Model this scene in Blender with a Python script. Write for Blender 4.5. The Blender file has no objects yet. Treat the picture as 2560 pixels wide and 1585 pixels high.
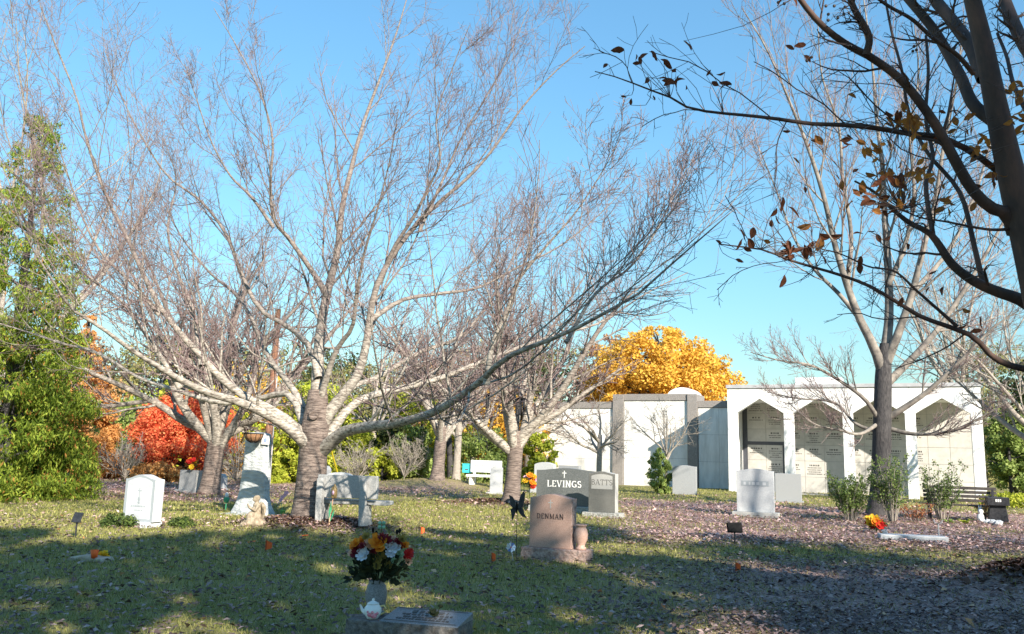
import bpy, bmesh, math, random
import numpy as np
from mathutils import Vector, Matrix
R = math.radians
sc = bpy.context.scene
col = sc.collection
# ------------------------------------------------------------------ camera, sky, sun, exposure
F_PX, W_PX, H_PX = 2100.0, 2560.0, 1585.0
HORIZON, ROLL, CAM_Z = 1135.0, R(1.5), 1.5
PITCH = math.atan((HORIZON - H_PX / 2) / F_PX)
c_f = Vector((0, math.cos(PITCH), math.sin(PITCH)))
c_u0 = Vector((0, -math.sin(PITCH), math.cos(PITCH)))
c_r = Vector((1, 0, 0)) * math.cos(ROLL) + c_u0 * math.sin(ROLL)
c_u = Vector((-1, 0, 0)) * math.sin(ROLL) + c_u0 * math.cos(ROLL)
CAM = Vector((0, 0, CAM_Z))
cam_d = bpy.data.cameras.new('camera')
cam_d.sensor_width = 36.0
cam_d.lens = 36.0 * F_PX / W_PX
cam_d.clip_start, cam_d.clip_end = 0.05, 3000
cam = bpy.data.objects.new('camera', cam_d)
col.objects.link(cam)
m = Matrix.Identity(4)
for i in range(3):
    m[i][0], m[i][1], m[i][2], m[i][3] = c_r[i], c_u[i], -c_f[i], CAM[i]
cam.matrix_world = m
sc.camera = cam

SUN_AZ, SUN_EL = R(180 - 29), R(27)          # clockwise from +Y
sun_dir = Vector((math.sin(SUN_AZ) * math.cos(SUN_EL), math.cos(SUN_AZ) * math.cos(SUN_EL), math.sin(SUN_EL)))
world = bpy.data.worlds.new('World')
sc.world = world
world.use_nodes = True
nt = world.node_tree
nt.nodes.clear()
wo = nt.nodes.new('ShaderNodeOutputWorld')
bg = nt.nodes.new('ShaderNodeBackground')
sky = nt.nodes.new('ShaderNodeTexSky')
sky.sky_type = 'NISHITA'
sky.sun_disc = False
sky.sun_elevation = SUN_EL
sky.sun_rotation = SUN_AZ
sky.altitude = 200
sky.air_density = 2.0
sky.dust_density = 0.0
sky.ozone_density = 10.0
bg.inputs['Strength'].default_value = 0.14
tint = nt.nodes.new('ShaderNodeMix'); tint.data_type = 'RGBA'; tint.blend_type = 'MULTIPLY'; tint.inputs[0].default_value = 1.0
tint.inputs[7].default_value = (0.79, 0.97, 0.99, 1)
gam = nt.nodes.new('ShaderNodeGamma'); gam.inputs[1].default_value = 0.82
nt.links.new(sky.outputs[0], gam.inputs[0])
nt.links.new(gam.outputs[0], tint.inputs[6])
nt.links.new(tint.outputs[2], bg.inputs['Color'])
nt.links.new(bg.outputs[0], wo.inputs['Surface'])
sd = bpy.data.lights.new('sun', 'SUN')
sd.energy = 5.0
sd.angle = R(0.53)
sd.color = (1.0, 0.91, 0.78)
so = bpy.data.objects.new('sun', sd)
col.objects.link(so)
so.rotation_euler = (-sun_dir).to_track_quat('-Z', 'Y').to_euler()
so.location = (10, -20, 30)
vs = sc.view_settings
vs.view_transform = 'Standard'
vs.look = 'None'
vs.exposure = 1.08
vs.gamma = 1.0
sc.render.engine = 'CYCLES'
sc.cycles.max_bounces = 6
sc.cycles.diffuse_bounces = 3
sc.cycles.transparent_max_bounces = 4
sc.cycles.use_denoising = True
sc.cycles.denoiser = 'OPENIMAGEDENOISE'
sc.cycles.denoising_input_passes = 'RGB_ALBEDO_NORMAL'

# ------------------------------------------------------------------ terrain height and picture-to-ground
def vnoise(x, y, seed=0):
    x = np.asarray(x, float); y = np.asarray(y, float)
    xi = np.floor(x).astype(np.int64); yi = np.floor(y).astype(np.int64)
    fx = x - xi; fy = y - yi
    fx = fx * fx * (3 - 2 * fx); fy = fy * fy * (3 - 2 * fy)
    def h(a, b):
        n = (a * 374761393 + b * 668265263 + seed * 1442695041) & 0x7fffffff
        n = ((n ^ (n >> 13)) * 1274126177) & 0x7fffffff
        return ((n ^ (n >> 16)) & 0xffff) / 65535.0
    return (h(xi, yi) * (1 - fx) + h(xi + 1, yi) * fx) * (1 - fy) + (h(xi, yi + 1) * (1 - fx) + h(xi + 1, yi + 1) * fx) * fy
MOUNDS = []          # x, y, radius, height
def hz(x, y):
    x = np.asarray(x, float); y = np.asarray(y, float)
    z = 0.10 * (vnoise(x / 7 + 31, y / 7, 3) - 0.5) + 0.035 * (vnoise(x / 1.7, y / 1.7, 5) - 0.5)
    for mx, my, mr, mh in MOUNDS:
        d2 = ((x - mx) ** 2 + (y - my) ** 2) / (mr * mr)
        z = z + mh * np.exp(-d2 * 1.6)
    return z
def ray(px, py):
    d = c_f + c_r * ((px - W_PX / 2) / F_PX) + c_u * ((H_PX / 2 - py) / F_PX)
    return d / d.y
def at(px, py, y):
    return CAM + ray(px, py) * y
def place(px, py):
    d = ray(px, py)
    y = 3.0
    step = 0.4
    while y < 200:
        p = CAM + d * y
        if p.z <= float(hz(p.x, p.y)):
            break
        y += step
    lo, hi = y - step, y
    for _ in range(24):
        mid = (lo + hi) / 2
        p = CAM + d * mid
        if p.z <= float(hz(p.x, p.y)): hi = mid
        else: lo = mid
    p = CAM + d * hi
    return Vector((p.x, p.y, float(hz(p.x, p.y))))
def gz(x, y): return Vector((x, y, float(hz(x, y))))
V = 2560.0 / 2442.0
g1 = place(775, 1316)
MOUNDS.append((g1.x, g1.y + .1, 1.5, 0.17))
g3 = place(1262, 1262)
MOUNDS.append((g3.x - .3, g3.y, 1.6, 0.14))
gm = place(1085, 1214)
MOUNDS.append((gm.x, gm.y, 3.0, 0.33))
gr = place(2545, 1478)
MOUNDS.append((gr.x + .25, gr.y + .1, .95, 0.34))
GRID = R(-26)       # heading of the grave rows

# ------------------------------------------------------------------ tags and mesh helpers
def tag(o, label=None, cat=None, group=None, kind=None):
    if label: o['label'] = label
    if cat: o['category'] = cat
    if group: o['group'] = group
    if kind: o['kind'] = kind
    return o
def empty(name, loc, rz=0.0, label=None, cat=None, group=None):
    o = bpy.data.objects.new(name, None)
    o.empty_display_size = 0.1
    col.objects.link(o)
    o.location = loc
    o.rotation_euler = (0, 0, rz)
    return tag(o, label, cat, group)
def link(name, me, mat, parent=None, smooth=False):
    o = bpy.data.objects.new(name, me)
    col.objects.link(o)
    if mat is not None and not me.materials: me.materials.append(mat)
    if parent is not None: o.parent = parent
    if smooth:
        me.polygons.foreach_set('use_smooth', np.ones(len(me.polygons), bool))
    return o
class MB:
    def __init__(self): self.v = []; self.f = []
    def add(self, vs, fs, M=None):
        b = len(self.v)
        for p in vs:
            p = Vector(p)
            self.v.append(M @ p if M is not None else p)
        for f in fs: self.f.append([i + b for i in f])
        return self
    def box(self, x0, x1, y0, y1, z0, z1, M=None):
        vs = [(x0, y0, z0), (x1, y0, z0), (x1, y1, z0), (x0, y1, z0), (x0, y0, z1), (x1, y0, z1), (x1, y1, z1), (x0, y1, z1)]
        return self.add(vs, [(3, 2, 1, 0), (4, 5, 6, 7), (0, 1, 5, 4), (1, 2, 6, 5), (2, 3, 7, 6), (3, 0, 4, 7)], M)
    def prism(self, pts, y0, y1, M=None):
        """outline in x,z (counter-clockwise seen from -y) extruded along y"""
        n = len(pts)
        vs = [(x, y0, z) for x, z in pts] + [(x, y1, z) for x, z in pts]
        fs = [tuple(range(n)), tuple(range(2 * n - 1, n - 1, -1))]
        fs += [(i + n, (i + 1) % n + n, (i + 1) % n, i) for i in range(n)]
        return self.add(vs, fs, M)
    def lathe(self, prof, seg=20, M=None, cap=True):
        vs = []
        for r, z in prof:
            for k in range(seg):
                a = 2 * math.pi * k / seg
                vs.append((r * math.cos(a), r * math.sin(a), z))
        fs = []
        for i in range(len(prof) - 1):
            for k in range(seg):
                k2 = (k + 1) % seg
                fs.append((i * seg + k, i * seg + k2, (i + 1) * seg + k2, (i + 1) * seg + k))
        if cap:
            fs.append(tuple(range(seg - 1, -1, -1)))
            fs.append(tuple((len(prof) - 1) * seg + k for k in range(seg)))
        return self.add(vs, fs, M)
    def ball(self, c, r, seg=12, rings=8, M=None):
        if not hasattr(r, '__len__'): r = (r, r, r)
        vs = [(c[0], c[1], c[2] - r[2])]
        for i in range(1, rings):
            a = math.pi * i / rings - math.pi / 2
            for k in range(seg):
                b = 2 * math.pi * k / seg
                vs.append((c[0] + r[0] * math.cos(a) * math.cos(b), c[1] + r[1] * math.cos(a) * math.sin(b), c[2] + r[2] * math.sin(a)))
        vs.append((c[0], c[1], c[2] + r[2]))
        fs = [(0, 1 + (k + 1) % seg, 1 + k) for k in range(seg)]
        for i in range(rings - 2):
            for k in range(seg):
                a, b = 1 + i * seg + k, 1 + i * seg + (k + 1) % seg
                fs.append((a, b, b + seg, a + seg))
        t = len(vs) - 1
        fs += [(t, 1 + (rings - 2) * seg + k, 1 + (rings - 2) * seg + (k + 1) % seg) for k in range(seg)]
        return self.add(vs, fs, M)
    def tube(self, pts, rad, seg=8, M=None):
        pts = np.array([tuple(p) for p in pts], float)
        if not hasattr(rad, '__len__'): rad = [rad] * len(pts)
        v, f = tubes(pts[None], np.array(rad, float)[None], seg)
        n = len(pts)
        fs = [tuple(q) for q in f] + [tuple(range(seg - 1, -1, -1)), tuple((n - 1) * seg + k for k in range(seg))]
        return self.add(v, fs, M)
    def build(self, name, mat, parent=None, bevel=0.0, smooth=False, remesh=0.0, seg=2):
        me = bpy.data.meshes.new(name)
        me.from_pydata([tuple(p) for p in self.v], [], self.f)
        me.update()
        o = link(name, me, mat, parent, smooth)
        if remesh:
            md = o.modifiers.new('remesh', 'REMESH'); md.mode = 'VOXEL'; md.voxel_size = remesh; md.use_smooth_shade = True
            sm = o.modifiers.new('smooth', 'SMOOTH'); sm.factor = 0.5; sm.iterations = 3
        if bevel:
            md = o.modifiers.new('bevel', 'BEVEL'); md.width = bevel; md.segments = seg; md.limit_method = 'ANGLE'; md.angle_limit = R(40)
        return o
def tubes(P, Rd, seg):
    """P (N,n,3), Rd (N,n) -> verts, quads"""
    N, n, _ = P.shape
    T = np.gradient(P, axis=1)
    T /= np.linalg.norm(T, axis=2, keepdims=True) + 1e-9
    ref = np.where(np.abs(T[:, :1, 2:3]) > 0.92, np.array([1.0, 0, 0]), np.array([0, 0, 1.0]))
    ref = np.broadcast_to(ref, T.shape)
    A = np.cross(T, ref); A /= np.linalg.norm(A, axis=2, keepdims=True) + 1e-9
    B = np.cross(T, A)
    ang = np.arange(seg) * 2 * np.pi / seg
    ring = (A[:, :, None, :] * np.cos(ang)[None, None, :, None] + B[:, :, None, :] * np.sin(ang)[None, None, :, None]) * Rd[:, :, None, None]
    vv = (P[:, :, None, :] + ring).reshape(-1, 3)
    k = np.arange(seg); k2 = (k + 1) % seg
    i = np.arange(n - 1) * seg
    base = np.arange(N) * n * seg
    a = base[:, None, None] + i[None, :, None] + k[None, None, :]
    b = base[:, None, None] + i[None, :, None] + k2[None, None, :]
    q = np.stack([a, a + seg, b + seg, b], axis=-1).reshape(-1, 4)
    return vv, q
def np_mesh(name, vv, quads, mat, parent=None, smooth=False, kind=None, tris=None):
    me = bpy.data.meshes.new(name)
    vv = np.ascontiguousarray(vv, dtype=np.float32)
    me.vertices.add(len(vv)); me.vertices.foreach_set('co', vv.ravel())
    nq = 0 if quads is None else len(quads); ntr = 0 if tris is None else len(tris)
    loops = []
    if nq: loops.append(np.asarray(quads, np.int32).ravel())
    if ntr: loops.append(np.asarray(tris, np.int32).ravel())
    lp = np.concatenate(loops)
    me.loops.add(len(lp)); me.loops.foreach_set('vertex_index', lp)
    me.polygons.add(nq + ntr)
    starts = np.concatenate([np.arange(nq) * 4, nq * 4 + np.arange(ntr) * 3]).astype(np.int32)
    me.polygons.foreach_set('loop_start', starts)
    me.update(calc_edges=True)
    o = link(name, me, mat, parent, smooth)
    if kind: o['kind'] = kind
    return o
def join_tubes(sets):
    """[(P,R,seg)...] -> one verts/quads"""
    vs, qs, b = [], [], 0
    for P, Rd, seg in sets:
        v, q = tubes(P, Rd, seg)
        vs.append(v); qs.append(q + b); b += len(v)
    return np.concatenate(vs), np.concatenate(qs)

# ------------------------------------------------------------------ materials
def mat(name, c1, c2=None, rough=0.7, scale=8.0, bump=0.0, bscale=None, spec=0.3, island=False, stretch=None, c3=None, metal=0.0, trans=0.0, detail=6.0, bdist=0.01, contrast=(0.35, 0.65)):
    m = bpy.data.materials.new(name)
    m.use_nodes = True
    n = m.node_tree.nodes; l = m.node_tree.links
    p = n['Principled BSDF']
    p.inputs['Roughness'].default_value = rough
    p.inputs['Specular IOR Level'].default_value = spec
    p.inputs['Metallic'].default_value = metal
    c2 = c2 or c1
    if c2 == c1 and not bump:
        p.inputs['Base Color'].default_value = (*c1, 1)
    else:
        tc = n.new('ShaderNodeTexCoord')
        mp = n.new('ShaderNodeMapping')
        l.new(tc.outputs['Object'], mp.inputs['Vector'])
        if stretch: mp.inputs['Scale'].default_value = stretch
        nz = n.new('ShaderNodeTexNoise')
        nz.inputs['Scale'].default_value = scale
        nz.inputs['Detail'].default_value = detail
        nz.inputs['Roughness'].default_value = 0.65
        l.new(mp.outputs[0], nz.inputs['Vector'])
        cr = n.new('ShaderNodeValToRGB')
        cr.color_ramp.elements[0].position = contrast[0]; cr.color_ramp.elements[0].color = (*c1, 1)
        cr.color_ramp.elements[1].position = contrast[1]; cr.color_ramp.elements[1].color = (*c2, 1)
        if island:
            ge = n.new('ShaderNodeNewGeometry')
            mx = n.new('ShaderNodeMath'); mx.operation = 'MULTIPLY_ADD'
            mx.inputs[1].default_value = 0.3; 
            l.new(ge.outputs['Random Per Island'], cr.inputs[0])
            cr.color_ramp.elements[0].position = 0.0; cr.color_ramp.elements[1].position = 1.0
            if c3:
                e = cr.color_ramp.elements.new(0.55); e.color = (*c3, 1)
        else:
            l.new(nz.outputs['Fac'], cr.inputs[0])
            if c3:
                e = cr.color_ramp.elements.new(0.5); e.color = (*c3, 1)
        l.new(cr.outputs[0], p.inputs['Base Color'])
        if bump:
            nb = n.new('ShaderNodeTexNoise')
            nb.inputs['Scale'].default_value = bscale or scale * 3
            nb.inputs['Detail'].default_value = 5
            l.new(mp.outputs[0], nb.inputs['Vector'])
            bp = n.new('ShaderNodeBump'); bp.inputs['Strength'].default_value = bump; bp.inputs['Distance'].default_value = bdist
            l.new(nb.outputs['Fac'], bp.inputs['Height'])
            l.new(bp.outputs[0], p.inputs['Normal'])
        if trans:
            tr = n.new('ShaderNodeBsdfTranslucent'); mix = n.new('ShaderNodeMixShader')
            mix.inputs[0].default_value = trans
            l.new(cr.outputs[0], tr.inputs['Color'])
            out = n['Material Output']
            l.new(p.outputs[0], mix.inputs[1]); l.new(tr.outputs[0], mix.inputs[2]); l.new(mix.outputs[0], out.inputs['Surface'])
    return m
M = {}
M['cherry_bark'] = mat('cherry_bark', (.09, .07, .058), (.50, .45, .375), rough=.8, scale=9, bump=.6, bscale=30, stretch=(1, 1, 3.2), contrast=(.34, .60), bdist=.02)
def limb_mat(name, lo1, lo2, hi1, hi2, z0, z1):
    m = mat(name, lo1, lo2, rough=.8, scale=9, bump=.6, bscale=30, stretch=(1, 1, 3.2), contrast=(.34, .60), bdist=.02)
    n = m.node_tree.nodes; l = m.node_tree.links; p = n['Principled BSDF']
    cr = p.inputs['Base Color'].links[0].from_node
    cr2 = n.new('ShaderNodeValToRGB'); e = cr2.color_ramp.elements
    e[0].position, e[0].color, e[1].position, e[1].color = .34, (*hi1, 1), .62, (*hi2, 1)
    l.new(cr.inputs[0].links[0].from_socket, cr2.inputs[0])
    tc = n.new('ShaderNodeTexCoord'); sx = n.new('ShaderNodeSeparateXYZ'); mr = n.new('ShaderNodeMapRange')
    mr.inputs[1].default_value, mr.inputs[2].default_value = z0, z1
    l.new(tc.outputs['Object'], sx.inputs[0]); l.new(sx.outputs[2], mr.inputs[0])
    mx = n.new('ShaderNodeMix'); mx.data_type = 'RGBA'
    l.new(mr.outputs[0], mx.inputs[0]); l.new(cr.outputs[0], mx.inputs[6]); l.new(cr2.outputs[0], mx.inputs[7]); l.new(mx.outputs[2], p.inputs['Base Color'])
    return m
M['cherry_bark'] = limb_mat('cherry_bark', (.08, .062, .05), (.52, .47, .40), (.12, .095, .085), (.29, .245, .215), 2.2, 5.2)
M['cherry_trunk'] = mat('cherry_trunk', (.075, .055, .048), (.33, .26, .22), rough=.75, scale=5, bump=1.0, bscale=14, stretch=(1, 1, 7), contrast=(.36, .62), bdist=.03)
M['twig'] = mat('twig', (.15, .10, .10), (.30, .225, .21), rough=.75, island=True, trans=0)
M['maple_bark'] = mat('maple_bark', (.030, .028, .030), (.095, .088, .086), rough=.85, scale=10, bump=.8, bscale=24, stretch=(3, 3, .7), bdist=.02)  # shade on the maple trunk is darkened into this bark colour
M['maple_branch'] = mat('maple_branch', (.24, .21, .18), (.42, .37, .31), rough=.8, scale=10, contrast=(.3, .7))
M['myrtle_bark'] = mat('myrtle_bark', (.035, .025, .022), (.17, .095, .07), c3=(.075, .052, .045), rough=.75, scale=5, bump=.3, bscale=20, stretch=(1, 1, .3), contrast=(.3, .72))
M['myrtle_twig'] = mat('myrtle_twig', (.07, .05, .045), (.13, .10, .085), rough=.7, island=True)
M['grey_wood'] = mat('grey_wood', (.22, .19, .16), (.40, .36, .31), rough=.85, scale=12, contrast=(.3, .7))
M['granite_grey'] = mat('granite_grey', (.22, .23, .24), (.39, .40, .41), rough=.6, scale=130, bump=.12, bscale=40, detail=3)
M['granite_dark'] = mat('granite_dark', (.035, .04, .042), (.22, .23, .225), rough=.35, scale=110, detail=4, contrast=(.38, .68), spec=.5)
M['granite_rough'] = mat('granite_rough', (.26, .26, .24), (.52, .51, .47), rough=.9, scale=26, bump=1.0, bscale=22, bdist=.03)
M['granite_pale'] = mat('granite_pale', (.33, .325, .31), (.50, .49, .46), rough=.6, scale=120, detail=3)
M['marble'] = mat('marble', (.40, .42, .44), (.60, .62, .63), rough=.5, scale=6, bump=.1, bscale=60, contrast=(.3, .6))
M['marble_frost'] = mat('marble_frost', (.27, .30, .32), (.36, .39, .41), rough=.8, scale=80)
M['pink_granite'] = mat('pink_granite', (.32, .19, .145), (.54, .365, .30), rough=.5, scale=120, detail=3, c3=(.45, .295, .235))
M['pink_rough'] = mat('pink_rough', (.24, .15, .125), (.50, .37, .32), rough=.95, scale=20, bump=1.0, bscale=18, bdist=.04)
M['white_stone'] = mat('white_stone', (.38, .395, .41), (.51, .52, .53), rough=.7, scale=50, bump=.15, bscale=30)
M['weathered'] = mat('weathered', (.30, .32, .33), (.56, .58, .58), rough=.85, scale=5, bump=.8, bscale=9, stretch=(1, 1, 2.5), bdist=.05, contrast=(.3, .65))
M['concrete'] = mat('concrete', (.28, .28, .27), (.48, .475, .46), rough=.9, scale=40, bump=.3, bscale=80)
M['statue'] = mat('statue', (.20, .155, .105), (.40, .335, .245), rough=.85, scale=16, bump=.4, bscale=40)
M['white_paint'] = mat('white_paint', (.60, .60, .585), (.80, .80, .79), rough=.75, scale=2.2, stretch=(1.6, 1.6, .3), contrast=(.28, .55))
M['panel'] = mat('panel', (.47, .45, .415), (.60, .58, .535), rough=.6, scale=2.2, contrast=(.3, .7))
M['panel_b'] = mat('panel_b', (.44, .425, .39), (.57, .55, .51), rough=.6, scale=3.1, contrast=(.3, .7))
M['wall_panel'] = mat('wall_panel', (.58, .57, .54), (.79, .78, .75), rough=.75, scale=1.8, stretch=(1.4, 1.4, .35), contrast=(.3, .58))
M['joint'] = mat('joint', (.25, .25, .25), rough=.9)
M['brown_granite'] = mat('brown_granite', (.16, .145, .135), (.33, .305, .285), rough=.7, scale=30)
M['trim_dark'] = mat('trim_dark', (.055, .06, .075), (.10, .105, .12), rough=.4, scale=40)
M['roof_metal'] = mat('roof_metal', (.36, .36, .37), (.46, .46, .47), rough=.5, scale=4)
M['letters'] = mat('letters', (.10, .095, .09), rough=.7)
M['letters_pale'] = mat('letters_pale', (.74, .74, .72), rough=.8)
M['letters_brown'] = mat('letters_brown', (.045, .03, .028), rough=.7)
M['black'] = mat('black', (.010, .010, .011), (.02, .02, .02), spec=.05, rough=.95, scale=20)
M['dark_metal'] = mat('dark_metal', (.025, .025, .03), (.06, .06, .065), rough=.45, scale=20, metal=.3)
M['bench_wood'] = mat('bench_wood', (.035, .03, .028), (.085, .075, .07), rough=.6, scale=6, stretch=(1, 8, 8))
M['orange_flag'] = mat('orange_flag', (.85, .16, .03), (.75, .10, .02), rough=.6, scale=8)
M['mulch'] = mat('mulch', (.05, .03, .022), (.20, .115, .075), c3=(.11, .06, .042), rough=.95, island=True)
M['white_letter'] = mat('white_letter', (.52, .53, .54), rough=.8)
def leafmat(name, a, b, c=None, trans=.25):
    M[name] = mat(name, a, b, c3=c, rough=.6, island=True, trans=trans, spec=.2)
leafmat('evergreen', (.09, .14, .02), (.46, .52, .08), (.24, .33, .04), trans=.4)
leafmat('evergreen_orange', (.30, .14, .035), (.42, .22, .06))
leafmat('cypress_orange', (.50, .22, .06), (.80, .46, .18), (.66, .34, .11), trans=.35)
leafmat('maple_red', (.70, .10, .05), (.92, .42, .17), (.84, .22, .10), trans=.4)
leafmat('leaf_green', (.15, .22, .045), (.42, .49, .16), (.26, .34, .09), trans=.4)
leafmat('leaf_yellowgreen', (.27, .33, .03), (.58, .58, .09), (.40, .44, .045), trans=.35)
leafmat('leaf_olive', (.18, .18, .06), (.46, .42, .17), (.30, .29, .10), trans=.35)
leafmat('leaf_dark', (.030, .045, .016), (.09, .11, .035), (.055, .075, .022))
leafmat('leaf_yellow', (.62, .34, .05), (.88, .60, .12), (.78, .47, .07), trans=.4)
leafmat('leaf_rust', (.38, .19, .08), (.62, .38, .17), (.50, .27, .11), trans=.35)
leafmat('leaf_shrub', (.07, .12, .03), (.26, .33, .10), (.14, .20, .05))
leafmat('leaf_holly', (.035, .06, .018), (.16, .22, .05), (.07, .11, .03))
leafmat('leaf_myrtle', (.13, .045, .02), (.38, .16, .045), (.24, .09, .03), trans=.45)
leafmat('litter', (.06, .040, .038), (.42, .31, .28), (.18, .125, .115), trans=.05)  # near leaves: the lawn's shade is darkened into their brown
leafmat('litter_pink_sunlit', (.24, .135, .12), (.72, .52, .47), (.50, .325, .29), trans=.1)  # far leaves: sunlight is lightened into their pinkish tan
leafmat('grass', (.12, .14, .03), (.50, .45, .18), (.26, .265, .07), trans=.2)
leafmat('fresh_grass', (.10, .16, .02), (.26, .32, .06), trans=.25)
leafmat('dark_foliage', (.010, .018, .008), (.05, .06, .025), trans=.1)
for nm, a, b in (('petal_orange', (.85, .34, .02), (.70, .22, .02)), ('petal_white', (.80, .82, .86), (.62, .68, .74)), ('petal_maroon', (.12, .010, .015), (.24, .02, .03)),
                 ('petal_red', (.65, .03, .02), (.45, .02, .02)), ('petal_peach', (.75, .50, .33), (.62, .38, .26)), ('petal_yellow', (.85, .62, .04), (.75, .45, .03)),
                 ('petal_pink', (.70, .36, .50), (.80, .55, .64)), ('petal_olive', (.22, .16, .03), (.32, .24, .06)), ('petal_green', (.35, .55, .30), (.48, .62, .42)), ('petal_rust', (.45, .09, .03), (.6, .2, .04))):
    M[nm] = mat(nm, a, b, rough=.6, island=True, trans=.2)
# ------------------------------------------------------------------ ground
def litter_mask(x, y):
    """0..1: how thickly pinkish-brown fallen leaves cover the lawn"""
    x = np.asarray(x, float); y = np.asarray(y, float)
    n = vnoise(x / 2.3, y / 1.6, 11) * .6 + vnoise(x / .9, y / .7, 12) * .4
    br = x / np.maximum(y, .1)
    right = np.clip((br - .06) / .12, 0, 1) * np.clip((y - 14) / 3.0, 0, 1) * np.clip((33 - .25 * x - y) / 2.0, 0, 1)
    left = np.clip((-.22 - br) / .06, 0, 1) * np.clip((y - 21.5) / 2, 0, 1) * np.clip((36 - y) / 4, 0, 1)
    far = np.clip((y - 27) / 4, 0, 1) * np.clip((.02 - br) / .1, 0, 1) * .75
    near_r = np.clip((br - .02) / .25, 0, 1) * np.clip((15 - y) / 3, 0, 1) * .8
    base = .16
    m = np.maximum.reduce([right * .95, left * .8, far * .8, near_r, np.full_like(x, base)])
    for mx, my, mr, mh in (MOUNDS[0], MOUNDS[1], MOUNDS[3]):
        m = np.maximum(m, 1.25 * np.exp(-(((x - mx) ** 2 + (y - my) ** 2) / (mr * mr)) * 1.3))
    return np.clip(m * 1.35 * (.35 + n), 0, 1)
def axis(a, b, fine0, fine1, step, grow=1.25):
    pts = list(np.arange(fine0, fine1, step))
    s, p = step, fine1
    while p < b: pts.append(p); s *= grow; p += s
    pts.append(b)
    s, p = step, fine0
    lo = []
    while p > a:
        s *= grow; p -= s; lo.append(max(p, a))
    return np.array(lo[::-1] + pts)
gx = axis(-900, 900, -22, 24, .29)
gy = axis(-300, 1500, 2, 40, .26)
GX, GY = np.meshgrid(gx, gy)
GZ = hz(GX, GY)
nx, ny = len(gx), len(gy)
ii = np.arange(nx - 1)[None, :] + np.arange(ny - 1)[:, None] * nx
quads = np.stack([ii, ii + 1, ii + nx + 1, ii + nx], -1).reshape(-1, 4)
def ground_material():
    m = bpy.data.materials.new('lawn'); m.use_nodes = True
    n = m.node_tree.nodes; l = m.node_tree.links
    p = n['Principled BSDF']; p.inputs['Roughness'].default_value = .95; p.inputs['Specular IOR Level'].default_value = .1
    tc = n.new('ShaderNodeTexCoord')
    def noise(s, d=6):
        t = n.new('ShaderNodeTexNoise'); t.inputs['Scale'].default_value = s; t.inputs['Detail'].default_value = d; t.inputs['Roughness'].default_value = .7
        l.new(tc.outputs['Object'], t.inputs['Vector']); return t
    def ramp(src, *st):
        r = n.new('ShaderNodeValToRGB'); el = r.color_ramp.elements
        el[0].position, el[0].color = st[0][0], (*st[0][1], 1)
        el[1].position, el[1].color = st[-1][0], (*st[-1][1], 1)
        for q, c in st[1:-1]:
            e = el.new(q); e.color = (*c, 1)
        l.new(src, r.inputs[0]); return r
    grass = ramp(noise(2.2).outputs['Fac'], (.30, (.12, .135, .035)), (.5, (.24, .235, .075)), (.70, (.40, .355, .15)))
    lit = ramp(noise(26).outputs['Fac'], (.32, (.12, .075, .065)), (.5, (.34, .225, .20)), (.68, (.58, .43, .39)))
    soil = ramp(noise(40).outputs['Fac'], (.3, (.055, .04, .03)), (.7, (.15, .105, .07)))
    a = n.new('ShaderNodeAttribute'); a.attribute_name = 'litter'
    a2 = n.new('ShaderNodeAttribute'); a2.attribute_name = 'mulch'
    add = n.new('ShaderNodeMath'); add.operation = 'MULTIPLY_ADD'; add.inputs[1].default_value = 1.2; add.inputs[2].default_value = -.62
    l.new(noise(9).outputs['Fac'], add.inputs[0])
    s = n.new('ShaderNodeMath'); s.operation = 'ADD'; s.use_clamp = True
    l.new(add.outputs[0], s.inputs[0]); l.new(a.outputs['Fac'], s.inputs[1])
    mx = n.new('ShaderNodeMix'); mx.data_type = 'RGBA'
    l.new(s.outputs[0], mx.inputs[0]); l.new(grass.outputs[0], mx.inputs[6]); l.new(lit.outputs[0], mx.inputs[7])
    mx2 = n.new('ShaderNodeMix'); mx2.data_type = 'RGBA'
    l.new(a2.outputs['Fac'], mx2.inputs[0]); l.new(mx.outputs[2], mx2.inputs[6]); l.new(soil.outputs[0], mx2.inputs[7])
    l.new(mx2.outputs[2], p.inputs['Base Color'])
    b = n.new('ShaderNodeBump'); b.inputs['Strength'].default_value = .7; b.inputs['Distance'].default_value = .04
    l.new(noise(34, 8).outputs['Fac'], b.inputs['Height']); l.new(b.outputs[0], p.inputs['Normal'])
    return m
M['lawn'] = ground_material()
ground = np_mesh('ground', np.stack([GX, GY, GZ], -1).reshape(-1, 3), quads, M['lawn'], smooth=True)
tag(ground, 'leaf-strewn autumn lawn of the cemetery', 'ground', kind='structure')
def set_attr(o, name, vals):
    at_ = o.data.attributes.new(name, 'FLOAT', 'POINT')
    at_.data.foreach_set('value', np.asarray(vals, np.float32).ravel())
set_attr(ground, 'litter', litter_mask(GX, GY))
mul = np.zeros_like(GX)
for i_ in (0, 1, 3):
    mx_, my_, mr_, mh_ = MOUNDS[i_]
    mul = np.maximum(mul, np.clip(1.6 * np.exp(-(((GX - mx_) ** 2 + (GY - my_) ** 2) / (mr_ * mr_)) * 1.7) - .35, 0, 1))
set_attr(ground, 'mulch', mul)

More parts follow.
